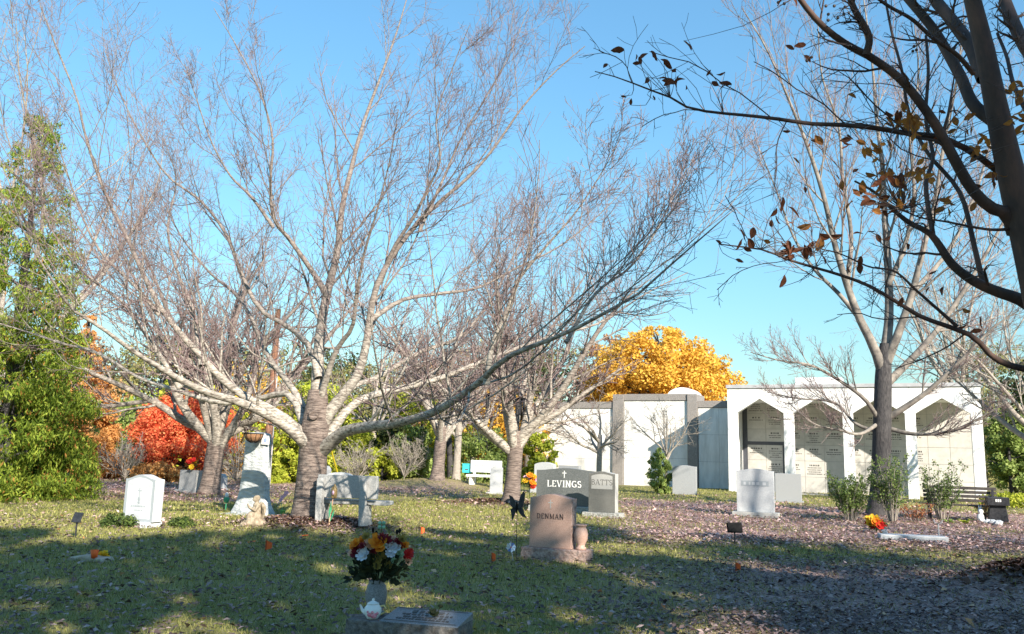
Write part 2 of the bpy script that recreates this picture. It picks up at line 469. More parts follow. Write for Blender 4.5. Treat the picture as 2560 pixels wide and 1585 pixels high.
# grass blades and fallen leaves, thinner with distance
rng = np.random.default_rng(7)
def scatter(n, y0, y1, spread=.74, pad=1.3):
    y = np.sqrt(rng.uniform(y0 ** 2, y1 ** 2, n)) if y0 > 0 else rng.uniform(y0, y1, n)
    x = rng.uniform(-1, 1, n) * (y * spread + pad)
    return x, y
def blades(n, y0, y1, h0, h1, w, name, matn, keep):
    x, y = scatter(n, y0, y1)
    k = keep(x, y); x, y = x[k], y[k]; n = len(x)
    z = hz(x, y)
    a = rng.uniform(0, 2 * np.pi, n); h = rng.uniform(h0, h1, n); ww = w * rng.uniform(.6, 1.4, n)
    lean = rng.uniform(.2, 1.1, n) * h; la = rng.uniform(0, 2 * np.pi, n)
    bx, by = np.cos(a) * ww / 2, np.sin(a) * ww / 2
    P = np.empty((n, 4, 3))
    P[:, 0] = np.stack([x - bx, y - by, z - .01], -1); P[:, 1] = np.stack([x + bx, y + by, z - .01], -1)
    tx, ty = x + np.cos(la) * lean, y + np.sin(la) * lean
    P[:, 2] = np.stack([tx + bx * .25, ty + by * .25, z + h], -1); P[:, 3] = np.stack([tx - bx * .25, ty - by * .25, z + h], -1)
    q = np.arange(n * 4).reshape(-1, 4)
    return P.reshape(-1, 3), q
def cat_q(lst):
    vs, qs, b = [], [], 0
    for v, q in lst:
        vs.append(v); qs.append(q + b); b += len(v)
    return np.concatenate(vs), np.concatenate(qs)
kp = lambda x, y: rng.uniform(0, 1, len(x)) > litter_mask(x, y) * .85
gset = [blades(95000, 4.2, 9, .02, .055, .006, '', '', kp), blades(98000, 9, 16, .025, .06, .010, '', '', kp),
        blades(90000, 16, 26, .03, .07, .018, '', '', kp), blades(40000, 26, 42, .03, .08, .030, '', '', kp)]
v_, q_ = cat_q(gset)
tag(np_mesh('grass', v_, q_, M['grass'], kind='stuff'), 'short dry green and straw coloured grass of the lawn', 'grass', kind='stuff')
def leaves(n, y0, y1, size, thr, bias):
    x, y = scatter(n, y0, y1)
    k = rng.uniform(0, 1, n) < np.clip(litter_mask(x, y) * bias + thr, 0, 1)
    x, y = x[k], y[k]; n = len(x)
    z = hz(x, y) + rng.uniform(.012, .06, n)
    return flat_leaves(np.stack([x, y, z], -1), size, .55)
def flat_leaves(C, size, tilt):
    n = len(C)
    a = rng.uniform(0, 2 * np.pi, n)
    L = size * rng.uniform(.6, 1.25, n); Wd = L * rng.uniform(.4, .62, n)
    d = np.stack([np.cos(a), np.sin(a), rng.normal(0, tilt * .5, n)], -1)
    s = np.stack([-np.sin(a), np.cos(a), rng.normal(0, tilt * .5, n)], -1)
    up = rng.uniform(.05, .35, n) * Wd
    P = np.empty((n, 4, 3))
    P[:, 0] = C - d * L[:, None] * .5
    P[:, 1] = C + s * Wd[:, None] * .5; P[:, 1, 2] += up
    P[:, 2] = C + d * L[:, None] * .5
    P[:, 3] = C - s * Wd[:, None] * .5; P[:, 3, 2] += up
    return P.reshape(-1, 3), np.arange(n * 4).reshape(-1, 4)
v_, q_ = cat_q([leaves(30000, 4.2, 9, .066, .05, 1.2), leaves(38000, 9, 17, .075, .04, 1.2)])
tag(np_mesh('fallen_leaves', v_, q_, M['litter'], kind='stuff'), 'brown fallen leaves coloured darker for shade, scattered over the lawn', 'leaves', kind='stuff')
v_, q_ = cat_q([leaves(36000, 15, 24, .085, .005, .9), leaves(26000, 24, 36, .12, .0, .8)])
tag(np_mesh('leaf_litter', v_, q_, M['litter_pink_sunlit'], kind='stuff'), 'thick pinkish leaf litter coloured lighter for the sun beyond the shade', 'leaves', kind='stuff')
leafmat('litter_orange', (.50, .20, .07), (.75, .52, .34), (.62, .36, .18), trans=.2)
x, y = scatter(420, 4.4, 17)
v_, q_ = flat_leaves(np.stack([x, y, hz(x, y) + .04], -1), .085, .6)
tag(np_mesh('tan_leaves', v_, q_, M['litter_orange'], kind='stuff'), 'scattered tan and orange leaves standing out on the lawn', 'leaves', kind='stuff')
# bark mulch on the mounds
pts = []
for i_, n_ in ((0, 2600), (1, 1500), (3, 1500)):
    mx_, my_, mr_, mh_ = MOUNDS[i_]
    a = rng.uniform(0, 2 * np.pi, n_); r = np.abs(rng.normal(0, .52, n_)) * mr_
    x, y = mx_ + np.cos(a) * r, my_ + np.sin(a) * r
    pts.append(np.stack([x, y, hz(x, y) + rng.uniform(.005, .03, n_)], -1))
v_, q_ = flat_leaves(np.concatenate(pts), .10, .7)
tag(np_mesh('bark_mulch', v_, q_, M['mulch'], kind='stuff'), 'dark brown bark mulch heaped round the tree trunks', 'mulch', kind='stuff')

# ------------------------------------------------------------------ mausoleum
Z1 = 41.0
b0 = at(1822, 1226, Z1)
bld = empty('mausoleum', (b0.x, b0.y, -.05), GRID + R(1), 'long white mausoleum with pointed-arch portico and stone crypt fronts', 'mausoleum')
BAY = 2.6; PW = .44; DEP = 2.6; ROOF = 5.15; SPR = 3.80; PK = 4.48; XR = 4 * BAY + PW
GL = ROOF - .17
# posts
for k in range(5):
    MB().box(k * BAY, k * BAY + PW, 0, .42, 0, SPR).build('post', M['white_paint'], bld, bevel=.012)
# arched fascia: one panel over each bay
fas = []
for k in range(4):
    x0, x1 = k * BAY + PW, (k + 1) * BAY
    xl, xr = k * BAY + PW / 2 + .006, (k + 1) * BAY + PW / 2 - .006
    if k == 0: xl = 0
    if k == 3: xr = XR
    xm = (x0 + x1) / 2
    out = [(xl, SPR + .003), (x0, SPR + .003), (xm, PK), (x1, SPR + .003), (xr, SPR + .003), (xr, GL), (xl, GL)]
    fas.append(MB().prism(out, -.004, .40).build('fascia_panel', M['white_paint'], bld))
MB().box(-.06, XR + .06, -.07, DEP + .9, GL + .003, ROOF).build('roof_edge', M['roof_metal'], bld, bevel=.01)
MB().box(.02, XR - .02, .43, DEP - .01, GL - .55, GL - .45).build('gallery_ceiling', M['white_paint'], bld)
MB().box(.003, .26, .425, DEP + 1.0, 0, GL - .01).build('end_wall', M['white_paint'], bld)
MB().box(.003, XR, DEP + .05, DEP + .9, 0, GL - .01).build('back_wall', M['joint'], bld)
MB().box(3.1, 5.2, .5, 2.2, ROOF + .003, ROOF + .36).build('roof_box', M['white_paint'], bld, bevel=.02)
MB().box(.28, XR - .003, .45, DEP - .02, .0, .06).build('gallery_floor', M['concrete'], bld)
# crypt fronts, each with engraved lines
CW, CH = .915, .772
rnd = random.Random(4)
def dash_lines(mb, cx, z, w, hgt, y, n, rg):
    x = cx - w / 2
    while x < cx + w / 2:
        dw = rg.uniform(.5, 1.3) * hgt
        mb.box(x, min(x + dw, cx + w / 2), y, y + .004, z - hgt / 2, z + hgt / 2)
        x += dw + hgt * rg.uniform(.25, .6) * (2.2 if rg.random() < .12 else 1)
# small word builder: serif capitals from strokes
def arc(cx, cy, rx, ry, a0, a1, n=9):
    return [(cx + rx * math.cos(R(a0 + (a1 - a0) * i / n)), cy + ry * math.sin(R(a0 + (a1 - a0) * i / n))) for i in range(n + 1)]
FONT = {
 'L': (.68, [[(.16, 0), (.16, 1)], [(.16, .04), (.64, .04), (.64, .2)]], [(.16, 1)]),
 'E': (.68, [[(.16, 0), (.16, 1)], [(.16, .04), (.62, .04), (.62, .18)], [(.16, .52), (.5, .52)], [(.16, .96), (.6, .96), (.6, .82)]], []),
 'V': (.84, [[(.1, 1), (.42, 0)], [(.42, 0), (.74, 1)]], [(.1, 1), (.74, 1)]),
 'I': (.40, [[(.2, 0), (.2, 1)]], [(.2, 0), (.2, 1)]),
 'N': (.86, [[(.14, 0), (.14, 1)], [(.14, 1), (.70, 0)], [(.70, 0), (.70, 1)]], [(.14, 0), (.14, 1), (.70, 1)]),
 'G': (.86, [arc(.46, .5, .36, .48, 50, 310), [(.74, .08), (.74, .42), (.52, .42)]], []),
 'S': (.64, [arc(.32, .74, .22, .23, 30, 270) + arc(.32, .26, .24, .25, 90, -150)], []),
 'B': (.74, [[(.16, 0), (.16, 1)], [(.16, .97), (.34, .97)] + arc(.36, .75, .22, .22, 80, -80) + [(.16, .53)], [(.16, .53), (.38, .53)] + arc(.40, .28, .25, .25, 80, -80) + [(.16, .03)]], []),
 'A': (.84, [[(.08, 0), (.42, 1)], [(.42, 1), (.76, 0)], [(.2, .34), (.64, .34)]], [(.08, 0), (.76, 0)]),
 'T': (.76, [[(.38, 0), (.38, 1)], [(.06, .8), (.06, .96), (.70, .96), (.70, .8)]], [(.38, 0)]),
 'D': (.84, [[(.16, 0), (.16, 1)], [(.16, .97), (.34, .97)] + arc(.36, .5, .38, .47, 85, -85) + [(.16, .03)]], []),
 'M': (1.0, [[(.14, 0), (.16, 1)], [(.16, 1), (.5, .1)], [(.5, .1), (.84, 1)], [(.84, 1), (.86, 0)]], [(.14, 0), (.86, 0), (.16, 1), (.84, 1)]),
 'C': (.80, [arc(.44, .5, .35, .48, 50, 310)], []),
}
def word(txt, h, y, x0c, z0, tv=.16, th=.07, gap=.08):
    mb = MB()
    tot = sum(FONT[c][0] for c in txt) * h + gap * h * (len(txt) - 1)
    x = x0c - tot / 2
    lay = 0
    for c in txt:
        w, strokes, serif = FONT[c]
        for s in strokes:
            for (ax, az), (bx, bz) in zip(s[:-1], s[1:]):
                d = Vector((bx - ax, bz - az)); L = d.length
                if L < 1e-6: continue
                d /= L
                vert = abs(d.y)
                t = (tv * vert + th * (1 - vert)) * .5
                if c in 'VAMN' and d.x * d.y > 0 and abs(d.x) > .1: t *= .6
                nrm = Vector((-d.y, d.x)) * t
                e = d * t * .35
                a = Vector((ax, az)) - e; b = Vector((bx, bz)) + e
                yy = y - .0004 * (lay % 5); lay += 1
                mb.add([(x + (p.x) * h, yy, z0 + p.y * h) for p in (a - nrm, b - nrm, b + nrm, a + nrm)], [(0, 1, 2, 3)])
        for sx, sz in serif:
            yy = y - .0004 * (lay % 5); lay += 1
            mb.add([(x + (sx + q) * h, yy, z0 + (sz + r) * h) for q, r in ((-tv, -.03), (tv, -.03), (tv, .03), (-tv, .03))], [(0, 1, 2, 3)])
        x += (w + gap) * h
    return mb
ncol = 11
for r_ in range(6):
    for c_ in range(ncol):
        x0 = .50 + c_ * CW; x1 = x0 + CW - .012
        z0 = .05 + r_ * CH; z1 = z0 + CH - .012
        if x1 > XR: continue
        p = MB().box(x0, x1, DEP, DEP + .045, z0, z1).build('crypt_panel', M['panel'] if rnd.random() < .6 else M['panel_b'], bld)
        if rnd.random() < .8 and c_ < 9 and r_ > 0:
            eb = MB(); cx = (x0 + x1) / 2 - .02
            nl = rnd.choice((2, 3, 3, 4, 5))
            if (c_, r_) == (3, 5):
                lab = word('MCLEAN', .085, DEP - .004, cx, z1 - .22)
                eb.v, eb.f = lab.v, lab.f
            else:
                dash_lines(eb, cx, z1 - .2, rnd.uniform(.36, .55), .075, DEP - .004, 0, rnd)
            for q in range(nl - 1):
                dash_lines(eb, cx, z1 - .32 - q * .1, rnd.uniform(.3, .72), .042, DEP - .004, 0, rnd)
            eb.build('inscription', M['letters'], p)['kind'] = 'stuff'
MB().box(.27, .50, DEP - .03, DEP + .04, 0, GL - .6).build('dark_trim', M['trim_dark'], bld)
MB().box(.50, 2.35, DEP - .028, DEP - .002, 2.33, 2.50).build('dark_trim', M['trim_dark'], bld)
MB().box(2.20, 2.36, DEP - .03, DEP - .003, 0, 2.325).build('dark_trim', M['trim_dark'], bld)
# plain wing to the left: panels between brown granite pilasters
WY = 3.5
def wing(x0, x1, top, ncols, rows, name='wing_wall'):
    MB().box(x0, x1, WY + .05, WY + 1.6, 0, top - .02).build(name, M['joint'], bld)
    MB().box(x0 - .02, x1 + .02, WY - .06, WY + 1.65, top - .36, top).build('coping', M['brown_granite'], bld, bevel=.015)
    w = (x1 - x0) / ncols; h = (top - .37) / rows
    for i in range(ncols):
        for j in range(rows):
            MB().box(x0 + i * w + .005, x0 + (i + 1) * w - .005, WY, WY + .046, j * h + .005, (j + 1) * h - .005).build('wall_panel', M['wall_panel'], bld)
wing(-2.20, -.02, 4.62, 2, 3)
wing(-6.30, -2.78, 5.0, 3, 3)
wing(-11.75, -6.95, 4.58, 4, 3)
MB().box(-2.76, -2.22, WY - .14, WY + 1.7, 0, 4.98).build('pilaster', M['brown_granite'], bld, bevel=.015)
MB().box(-6.93, -6.32, WY - .14, WY + 1.7, 0, 4.98).build('pilaster', M['brown_granite'], bld, bevel=.015)
MB().box(-12.25, -11.77, WY - .14, WY + 1.7, 0, 4.56).build('pilaster', M['brown_granite'], bld, bevel=.015)
vault = [(-3.9, 4.9)] + [(-3.1 + .8 * math.cos(a), 4.9 + .46 * math.sin(a)) for a in np.linspace(math.pi, 0, 14)][1:-1] + [(-2.3, 4.9)]
MB().prism(vault[::-1], WY + .12, WY + 1.5).build('roof_vault', M['white_paint'], bld)

# ------------------------------------------------------------------ headstones
def outline(w, h, kind, rise):
    """stone outline in x,z, counter-clockwise seen from the front"""
    pts = [(-w / 2, 0), (w / 2, 0)]
    n = 14
    for i in range(n + 1):
        t = i / n
        x = w / 2 - w * t
        if kind == 'arch': z = h - rise + rise * math.sin(math.pi * t) ** .8
        elif kind == 'serp':
            s = abs(2 * t - 1)
            z = h - rise * (0.5 - .5 * math.cos(math.pi * s)) if s < 1 else h - rise
        elif kind == 'flat': z = h
        elif kind == 'peak': z = h - rise * abs(2 * t - 1)
        pts.append((x, z))
    return pts
def headstone(px, py, w, d, h, kind, rise, m_die, label, base=None, m_base=None, rz=GRID, m_side=None, name='headstone', die_dx=0, group=None, tilt=0):
    root = empty(name, place(px, py) - Vector((0, 0, .03)), rz, label, 'headstone', group)
    bh = 0
    if base:
        bw, bd, bh = base
        MB().box(-bw / 2, bw / 2, -bd / 2, bd / 2, 0, bh).build('base', m_base or m_die, root, bevel=.012)
    die = MB().prism([(x + die_dx, z + bh) for x, z in outline(w, h, kind, rise)], -d / 2, d / 2).build('tablet', m_die, root, bevel=.008)
    if m_side:
        die.data.materials.append(m_side)
        for p in die.data.polygons:
            if abs(p.normal.y) < .5: p.material_index = 1
    return root, die, bh
def cross(mb, x, z, h, y, t=.10):
    mb.box(x - h * t / 2, x + h * t / 2, y, y + .003, z, z + h)
    mb.box(x - h * .3, x - h * t / 2 - .0005, y, y + .003, z + h * .62, z + h * (.62 + t))
    mb.box(x + h * t / 2 + .0005, x + h * .3, y, y + .003, z + h * .62, z + h * (.62 + t))
    return mb
# 1 white marble stone with a raised border
r_, die, bh = headstone(353, 1317, .70, .22, .83, 'serp', .08, M['marble'], 'white marble headstone with inset arched panel between two low bushes', base=(.62, .36, .13), rz=R(-22), m_base=M['marble'])
fr = MB()
o1 = outline(.70, .83, 'serp', .08); o2 = [(x * .83, .05 + z * .88) for x, z in outline(.70, .83, 'arch', .09)]
n_ = len(o1)
fr.add([(x, -.1125, z + bh) for x, z in o1] + [(x, -.1125, z + bh) for x, z in o2] + [(x, -.095, z + bh) for x, z in o2],
       [(i, (i + 1) % n_, (i + 1) % n_ + n_, i + n_) for i in range(n_)] + [(i + n_, (i + 1) % n_ + n_, (i + 1) % n_ + 2 * n_, i + 2 * n_) for i in range(n_)])
fr.build('border', M['marble_frost'], r_)
em = cross(MB(), 0, .56, .17, -.1135); em.ball((0, -.111, .53), (.035, .004, .04)); em.ball((0, -.111, .47), (.03, .004, .03))
em.build('emblem', M['marble_frost'], r_)
dl = MB(); dash_lines(dl, 0, .40, .34, .03, -.1135, 0, rnd); dash_lines(dl, 0, .33, .2, .02, -.1135, 0, rnd)
dl.build('inscription', M['marble_frost'], r_)['kind'] = 'stuff'
# 2 small stone behind the left cherry, with flowers on top
r_, _, bh = headstone(474, 1231, .74, .25, .62, 'flat', 0, M['granite_grey'], 'grey granite headstone with red flowers on top beside the left cherry trunk', base=(.95, .4, .12), m_side=M['granite_pale'])
s_flow = r_
# 3 little white wedge stone right of that trunk
headstone(553, 1224, .34, .2, .50, 'arch', .16, M['white_stone'], 'small pale round-topped stone just right of the left cherry trunk', base=(.44, .32, .08))
# 4 pale stones behind the concrete bench
r_, _, _ = headstone(848, 1222, 1.02, .24, .56, 'arch', .10, M['marble'], 'broad white arched headstone behind the concrete bench', base=(1.2, .4, .12), rz=R(-12))
headstone(812, 1216, .36, .3, .78, 'arch', .16, M['granite_grey'], 'narrow grey headstone between the big cherry trunk and the white stone', base=(.5, .4, .1))
# 5 stone in front of white text bench
r_, _, _ = headstone(1240, 1235, .46, .2, .98, 'serp', .05, M['white_stone'], 'tall pale headstone left of the middle cherry trunk', base=(.7, .4, .1), rz=R(-14))
dl = MB(); dash_lines(dl, -.02, .74, .22, .045, -.104, 0, rnd); dl.build('inscription', M['white_letter'], r_)['kind'] = 'stuff'
# 6 two stones behind the dark family stone
headstone(1362, 1232, .86, .3, 1.12, 'arch', .1, M['white_stone'], 'pale grey headstone rising behind the left end of the wide dark stone', base=(1.2, .5, .15))
headstone(1424, 1230, .92, .3, .98, 'flat', 0, M['granite_grey'], 'flat-topped grey headstone behind the middle of the wide dark stone', base=(1.2, .5, .15))
# 7 LEVINGS
r_, _, bh = headstone(1416, 1281, 1.62, .24, 1.0, 'serp', .07, M['granite_dark'], 'wide dark granite headstone reading LEVINGS with a cross', base=(2.0, .5, .2), m_base=M['granite_rough'], rz=R(-14))
word('LEVINGS', .165, -.124, -.05, bh + .50, tv=.17, th=.08, gap=.11).build('lettering', M['letters_pale'], r_)
cross(MB(), -.05, bh + .74, .19, -.124, .10).build('cross', M['letters_pale'], r_)
# 8 BATTS
M['granite_brown'] = mat('granite_brown', (.06, .06, .055), (.27, .265, .245), rough=.45, scale=110, detail=4, contrast=(.36, .68), spec=.4)
r_, _, bh = headstone(1508, 1292, .70, .27, 1.02, 'serp', .06, M['granite_brown'], 'dark granite headstone reading BATTS on a pale panel', base=(.98, .44, .14), m_base=M['granite_rough'], m_side=M['granite_pale'], rz=R(-24))
MB().prism([(x * .84, bh + .58 + z) for x, z in outline(.66, .37, 'arch', .05)], -.1385, -.12).build('name_panel', M['granite_pale'], r_)
word('BATTS', .135, -.1405, 0, bh + .68, tv=.12, th=.07, gap=.10).build('lettering', M['letters'], r_)
# 9 DENMAN
root = empty('headstone', place(1392, 1399) - Vector((0, 0, .03)), R(-24), 'pink granite headstone reading DENMAN with a thin cross', 'headstone')
MB().box(-.50, .50, -.19, .19, 0, .20).build('base', M['pink_rough'], root, bevel=.014)
d_ = MB().prism([(x - .07, z + .20) for x, z in outline(.66, .77, 'serp', .055)], -.11, .11).build('tablet', M['pink_granite'], root, bevel=.008)
d_.data.materials.append(M['pink_rough'])
for p in d_.data.polygons:
    if abs(p.normal.y) < .5: p.material_index = 1
word('DENMAN', .072, -.1145, -.075, .615, tv=.13, th=.08, gap=.16).build('lettering', M['letters_brown'], root)
cross(MB(), -.07, .765, .125, -.1145, .10).build('cross', M['granite_pale'], root)
vz = empty('stone_vase', root.matrix_basis @ Vector((.385, -.04, .199)), R(-24), 'pink granite vase beside the DENMAN stone on its base', 'vase')
MB().lathe([(.075, 0), (.08, .03), (.055, .05), (.06, .08), (.095, .15), (.10, .22), (.085, .29), (.07, .315), (.072, .33), (.085, .335), (.085, .36), (.06, .36), (.055, .30)], 22).build('body', M['pink_granite'], vz, smooth=True)
# 10 plain grey stone by the building
headstone(1712, 1236, .98, .24, 1.22, 'serp', .05, M['granite_grey'], 'plain grey headstone standing right of the small green conifer', rz=R(-22))
# 11 white stone right
r_, _, bh = headstone(1890, 1292, .98, .22, 1.16, 'serp', .06, M['white_stone'], 'tall white headstone on a wide base in front of the portico', base=(1.22, .42, .16), m_base=M['granite_pale'], rz=R(-22))
MB().box(-.36, .36, -.116, -.112, bh + .69, bh + .83).build('name_band', M['marble_frost'], r_)
dl = MB(); dash_lines(dl, 0, bh + .76, .60, .075, -.1175, 0, rnd); dl.build('inscription', M['white_letter'], r_)['kind'] = 'stuff'
# 12 grey stone behind it
headstone(1972, 1256, .92, .26, .98, 'flat', 0, M['granite_grey'], 'grey headstone partly hidden behind the tall white headstone', rz=R(-22), base=(1.05, .4, .1))
# 13 tall carved monument
mon = empty('monument', place(632, 1287) - Vector((0, 0, .04)), R(-20), 'tall weathered white monument with flared foot left of the big cherry', 'monument')
mb = MB()
prof = [(0, .60, .24), (.08, .60, .24), (.18, .52, .21), (.34, .44, .18), (.52, .395, .165), (.85, .37, .155), (1.25, .355, .15), (1.6, .35, .148), (1.78, .345, .145), (1.85, .31, .12)]
rg = random.Random(5)
seg = 36
vs_, fs_ = [], []
for z, a, b in prof:
    for k in range(seg):
        t = 2 * math.pi * k / seg
        cx_, sy_ = math.cos(t), math.sin(t)
        f_ = 1 / (abs(cx_) ** 4 + abs(sy_) ** 4) ** .25
        f_ *= 1 + .05 * math.sin(t * 9 + z * 2) * (1 if z > .2 else .4) + rg.uniform(-.02, .02)
        vs_.append((a * cx_ * f_ * .88, b * sy_ * f_ * .88, z + rg.uniform(-.01, .01)))
for i in range(len(prof) - 1):
    for k in range(seg):
        k2 = (k + 1) % seg
        fs_.append((i * seg + k, i * seg + k2, (i + 1) * seg + k2, (i + 1) * seg + k))
fs_.append(tuple((len(prof) - 1) * seg + k for k in range(seg))); fs_.append(tuple(range(seg - 1, -1, -1)))
mb.add(vs_, fs_)
mo = mb.build('shaft', M['weathered'], mon, smooth=True)
sm = mo.modifiers.new('sub', 'SUBSURF'); sm.levels = 1; sm.render_levels = 2
MB().box(-.70, .70, -.30, .30, 0, .06).build('plinth', M['weathered'], mon, bevel=.02)
# plaque at its top right
sp = empty('plaque', (0, 0, 0), R(-10), 'small white square plaque at the top of the tall weathered monument', 'plaque')
sp.location = mon.matrix_basis @ Vector((.31, -.16, 1.58))
MB().box(-.09, .09, -.012, .012, 0, .19).build('plate', M['white_paint'], sp, bevel=.004)
MB().ball((.0, -.012, .09), (.04, .004, .055)).build('emblem', mat('pale_blue', (.25, .33, .5), rough=.5), sp)
# 14 foreground marker
mk = empty('grave_marker', place(1022, 1612) - Vector((0, 0, .05)), R(-16), 'low grey granite grave marker with engraved top at the bottom of the picture', 'grave marker')
M['blue_granite'] = mat('blue_granite', (.12, .125, .13), (.30, .305, .31), rough=.45, scale=120, detail=4)
M['dark_rough'] = mat('dark_rough', (.09, .08, .075), (.24, .22, .20), rough=.95, scale=16, bump=1.0, bscale=16, bdist=.04)
MB().box(-.47, .47, -.19, .19, 0, .245).build('base', M['dark_rough'], mk, bevel=.01)
sl = MB()
sl.add([(-.185, -.189, .2455), (.469, -.189, .2455), (.469, .189, .2455), (-.185, .189, .2455), (-.185, -.186, .252), (.469, -.186, .252), (.469, .189, .30), (-.185, .189, .30)],
       [(3, 2, 1, 0), (4, 5, 6, 7), (0, 1, 5, 4), (1, 2, 6, 5), (2, 3, 7, 6), (3, 0, 4, 7)])
sl.build('slanted_face', M['blue_granite'], mk, bevel=.003)
eb = MB()
slope = math.atan2(.048, .375)
Ms = Matrix.Translation((.14, 0, .279)) @ Matrix.Rotation(-(math.pi / 2 - slope), 4, 'X')
for zz, ww, hh in ((.09, .30, .05), (.02, .42, .028), (-.04, .36, .028), (-.09, .44, .022)):
    tmp = MB(); dash_lines(tmp, 0, zz, ww, hh, -.003, 0, rnd); eb.add(tmp.v, tmp.f, Ms)
for a_, b_, c_, d_ in ((-.3, .3, .15, .156), (-.3, .3, -.156, -.15)):
    tmp = MB().box(a_, b_, -.004, -.0005, c_, d_); eb.add(tmp.v, tmp.f, Ms)
eb.build('inscription', M['letters'], mk)['kind'] = 'stuff'
MKI = mk.matrix_basis
# vase with a ring neck, teapot, bouquet
va = empty('stone_vase', MKI @ Vector((-.33, .06, .2455)), 0, 'round grey granite vase holding the big autumn bouquet', 'vase')
MB().lathe([(.07, 0), (.078, .02), (.06, .04), (.075, .08), (.088, .13), (.088, .18), (.075, .235), (.062, .25), (.066, .262), (.066, .275), (.045, .275), (.042, .23)], 24).build('body', M['blue_granite'], va, smooth=True)
tp = empty('teapot', MKI @ Vector((-.285, -.09, .2455)), R(6), 'small white china teapot painted with pink roses', 'teapot')
M['china'] = mat('china', (.80, .79, .74), (.86, .85, .80), rough=.15, scale=4, spec=.5)
M['china_rose'] = mat('china_rose', (.62, .10, .16), (.80, .40, .45), rough=.2, scale=30, spec=.5)
M['china_gold'] = mat('china_gold', (.62, .50, .20), rough=.25, spec=.5)
MB().lathe([(.045, 0), (.05, .008), (.066, .035), (.072, .06), (.066, .085), (.05, .105), (.047, .112), (.03, .112)], 22).build('pot', M['china'], tp, smooth=True)
MB().lathe([(.05, .112), (.045, .12), (.02, .132), (.008, .138), (.012, .148), (.004, .156)], 18).build('lid', M['china'], tp, smooth=True)
MB().tube([(-.055, 0, .045), (-.085, 0, .065), (-.095, 0, .09), (-.105, 0, .105)], [.02, .014, .010, .009], 10).build('spout', M['china'], tp, smooth=True)
MB().tube([(.05, 0, .09), (.085, 0, .10), (.102, 0, .075), (.095, 0, .045), (.06, 0, .03)], [.008] * 5, 8).build('handle', M['china_gold'], tp, smooth=True)
rs = MB()
for x_, z_, s_ in ((-.02, .04, .018), (.012, .032, .022), (.035, .05, .012), (-.035, .06, .010), (.0, .058, .012)):
    yy = -math.sqrt(max(.072 ** 2 * (1 - ((z_ - .06) / .11) ** 2) - x_ * x_, .001)) 
    rs.ball((x_, yy + .004, z_), (s_ * 1.2, .007, s_), 10, 6)
rs.build('rose_pattern', M['china_rose'], tp, smooth=True)

# ------------------------------------------------------------------ flowers
def blossom(mb, c, rad, n=7, layers=3, cup=.6, axis=None, rg=random):
    axis = (axis or Vector((0, 0, 1))).normalized()
    q = axis.to_track_quat('Z', 'Y').to_matrix()
    for L in range(layers):
        rr = rad * (1 - .28 * L); el = cup + .45 * L
        for k in range(n):
            a = 2 * math.pi * (k + .5 * L) / n + rg.uniform(-.15, .15)
            d = Vector((math.cos(a) * math.cos(el), math.sin(a) * math.cos(el), math.sin(el)))
            s = Vector((-math.sin(a), math.cos(a), 0))
            w = rr * 2.6 / n * rg.uniform(.9, 1.15)
            up = Vector((0, 0, 1)) * rr * .15
            P = [Vector((0, 0, 0)), d * rr * .55 + s * w - up * .2, d * rr + s * w * .55 + up, d * rr * 1.05 + up * .6, d * rr - s * w * .55 + up, d * rr * .55 - s * w - up * .2]
            mb.add([c + q @ p for p in P], [tuple(range(6))])
    mb.ball(c + axis * rad * .12, rad * .22, 6, 4)
bq = empty('bouquet', MKI @ Vector((-.33, .06, .50)), 0, 'large bouquet of orange, white and maroon flowers in the grey vase', 'bouquet')
rg = random.Random(12)
S6 = 321.0
def bpt(px, py, dy): # picture offset from the vase mouth, in metres
    return Vector(((px - 938) / 321.0, dy, (1450 - py) / 321.0 + .02))
for mn, lst in (('petal_orange', [(940, 1352, 24), (946, 1365, 14), (880, 1358, 14), (893, 1352, 14), (1004, 1360, 14), (872, 1366, 10)]),
                ('petal_white', [(904, 1385, 20), (976, 1366, 21), (972, 1380, 14)]),
                ('petal_peach', [(914, 1356, 13), (922, 1364, 12), (866, 1385, 11), (1018, 1400, 12), (978, 1342, 9)]),
                ('petal_maroon', [(885, 1372, 15), (962, 1346, 15), (994, 1362, 14), (950, 1338, 12), (880, 1385, 14), (930, 1375, 12), (970, 1350, 12), (900, 1362, 11), (990, 1350, 11)]),
                ('petal_red', [(1016, 1384, 15), (1010, 1392, 12), (1022, 1376, 9)]),
                ('petal_olive', [(943, 1390, 15), (1000, 1344, 13), (906, 1340, 12), (952, 1388, 12), (943, 1408, 12), (968, 1410, 11)]),
                ('petal_green', [(996, 1380, 13), (988, 1392, 12), (1004, 1374, 10), (982, 1398, 9)])):
    for px, py, w in lst:
        dy = rg.uniform(-.13, -.05) + abs(px - 940) / 321 * .35
        c = bpt(px, py, dy)
        ax = (c - Vector((0, .1, .05))).normalized() + Vector((0, -.6, .1))
        mb = MB()
        blossom(mb, c, w / 321 * 1.05, 6 if mn == 'petal_orange' else 9, 3 if mn == 'petal_orange' else 4, .35, ax, rg)
        mb.build('flower', M[mn], bq)
st = MB()
for k in range(26):
    a = rg.uniform(0, 6.28); t = rg.uniform(.05, .22)
    st.tube([(0, 0, -.22), (math.cos(a) * t * .3, math.sin(a) * t * .3, 0), (math.cos(a) * t, math.sin(a) * t * .7, .15 + rg.uniform(0, .12))], .0035, 5)
st.build('stems', M['dark_foliage'], bq)['kind'] = 'stuff'
lf = MB()
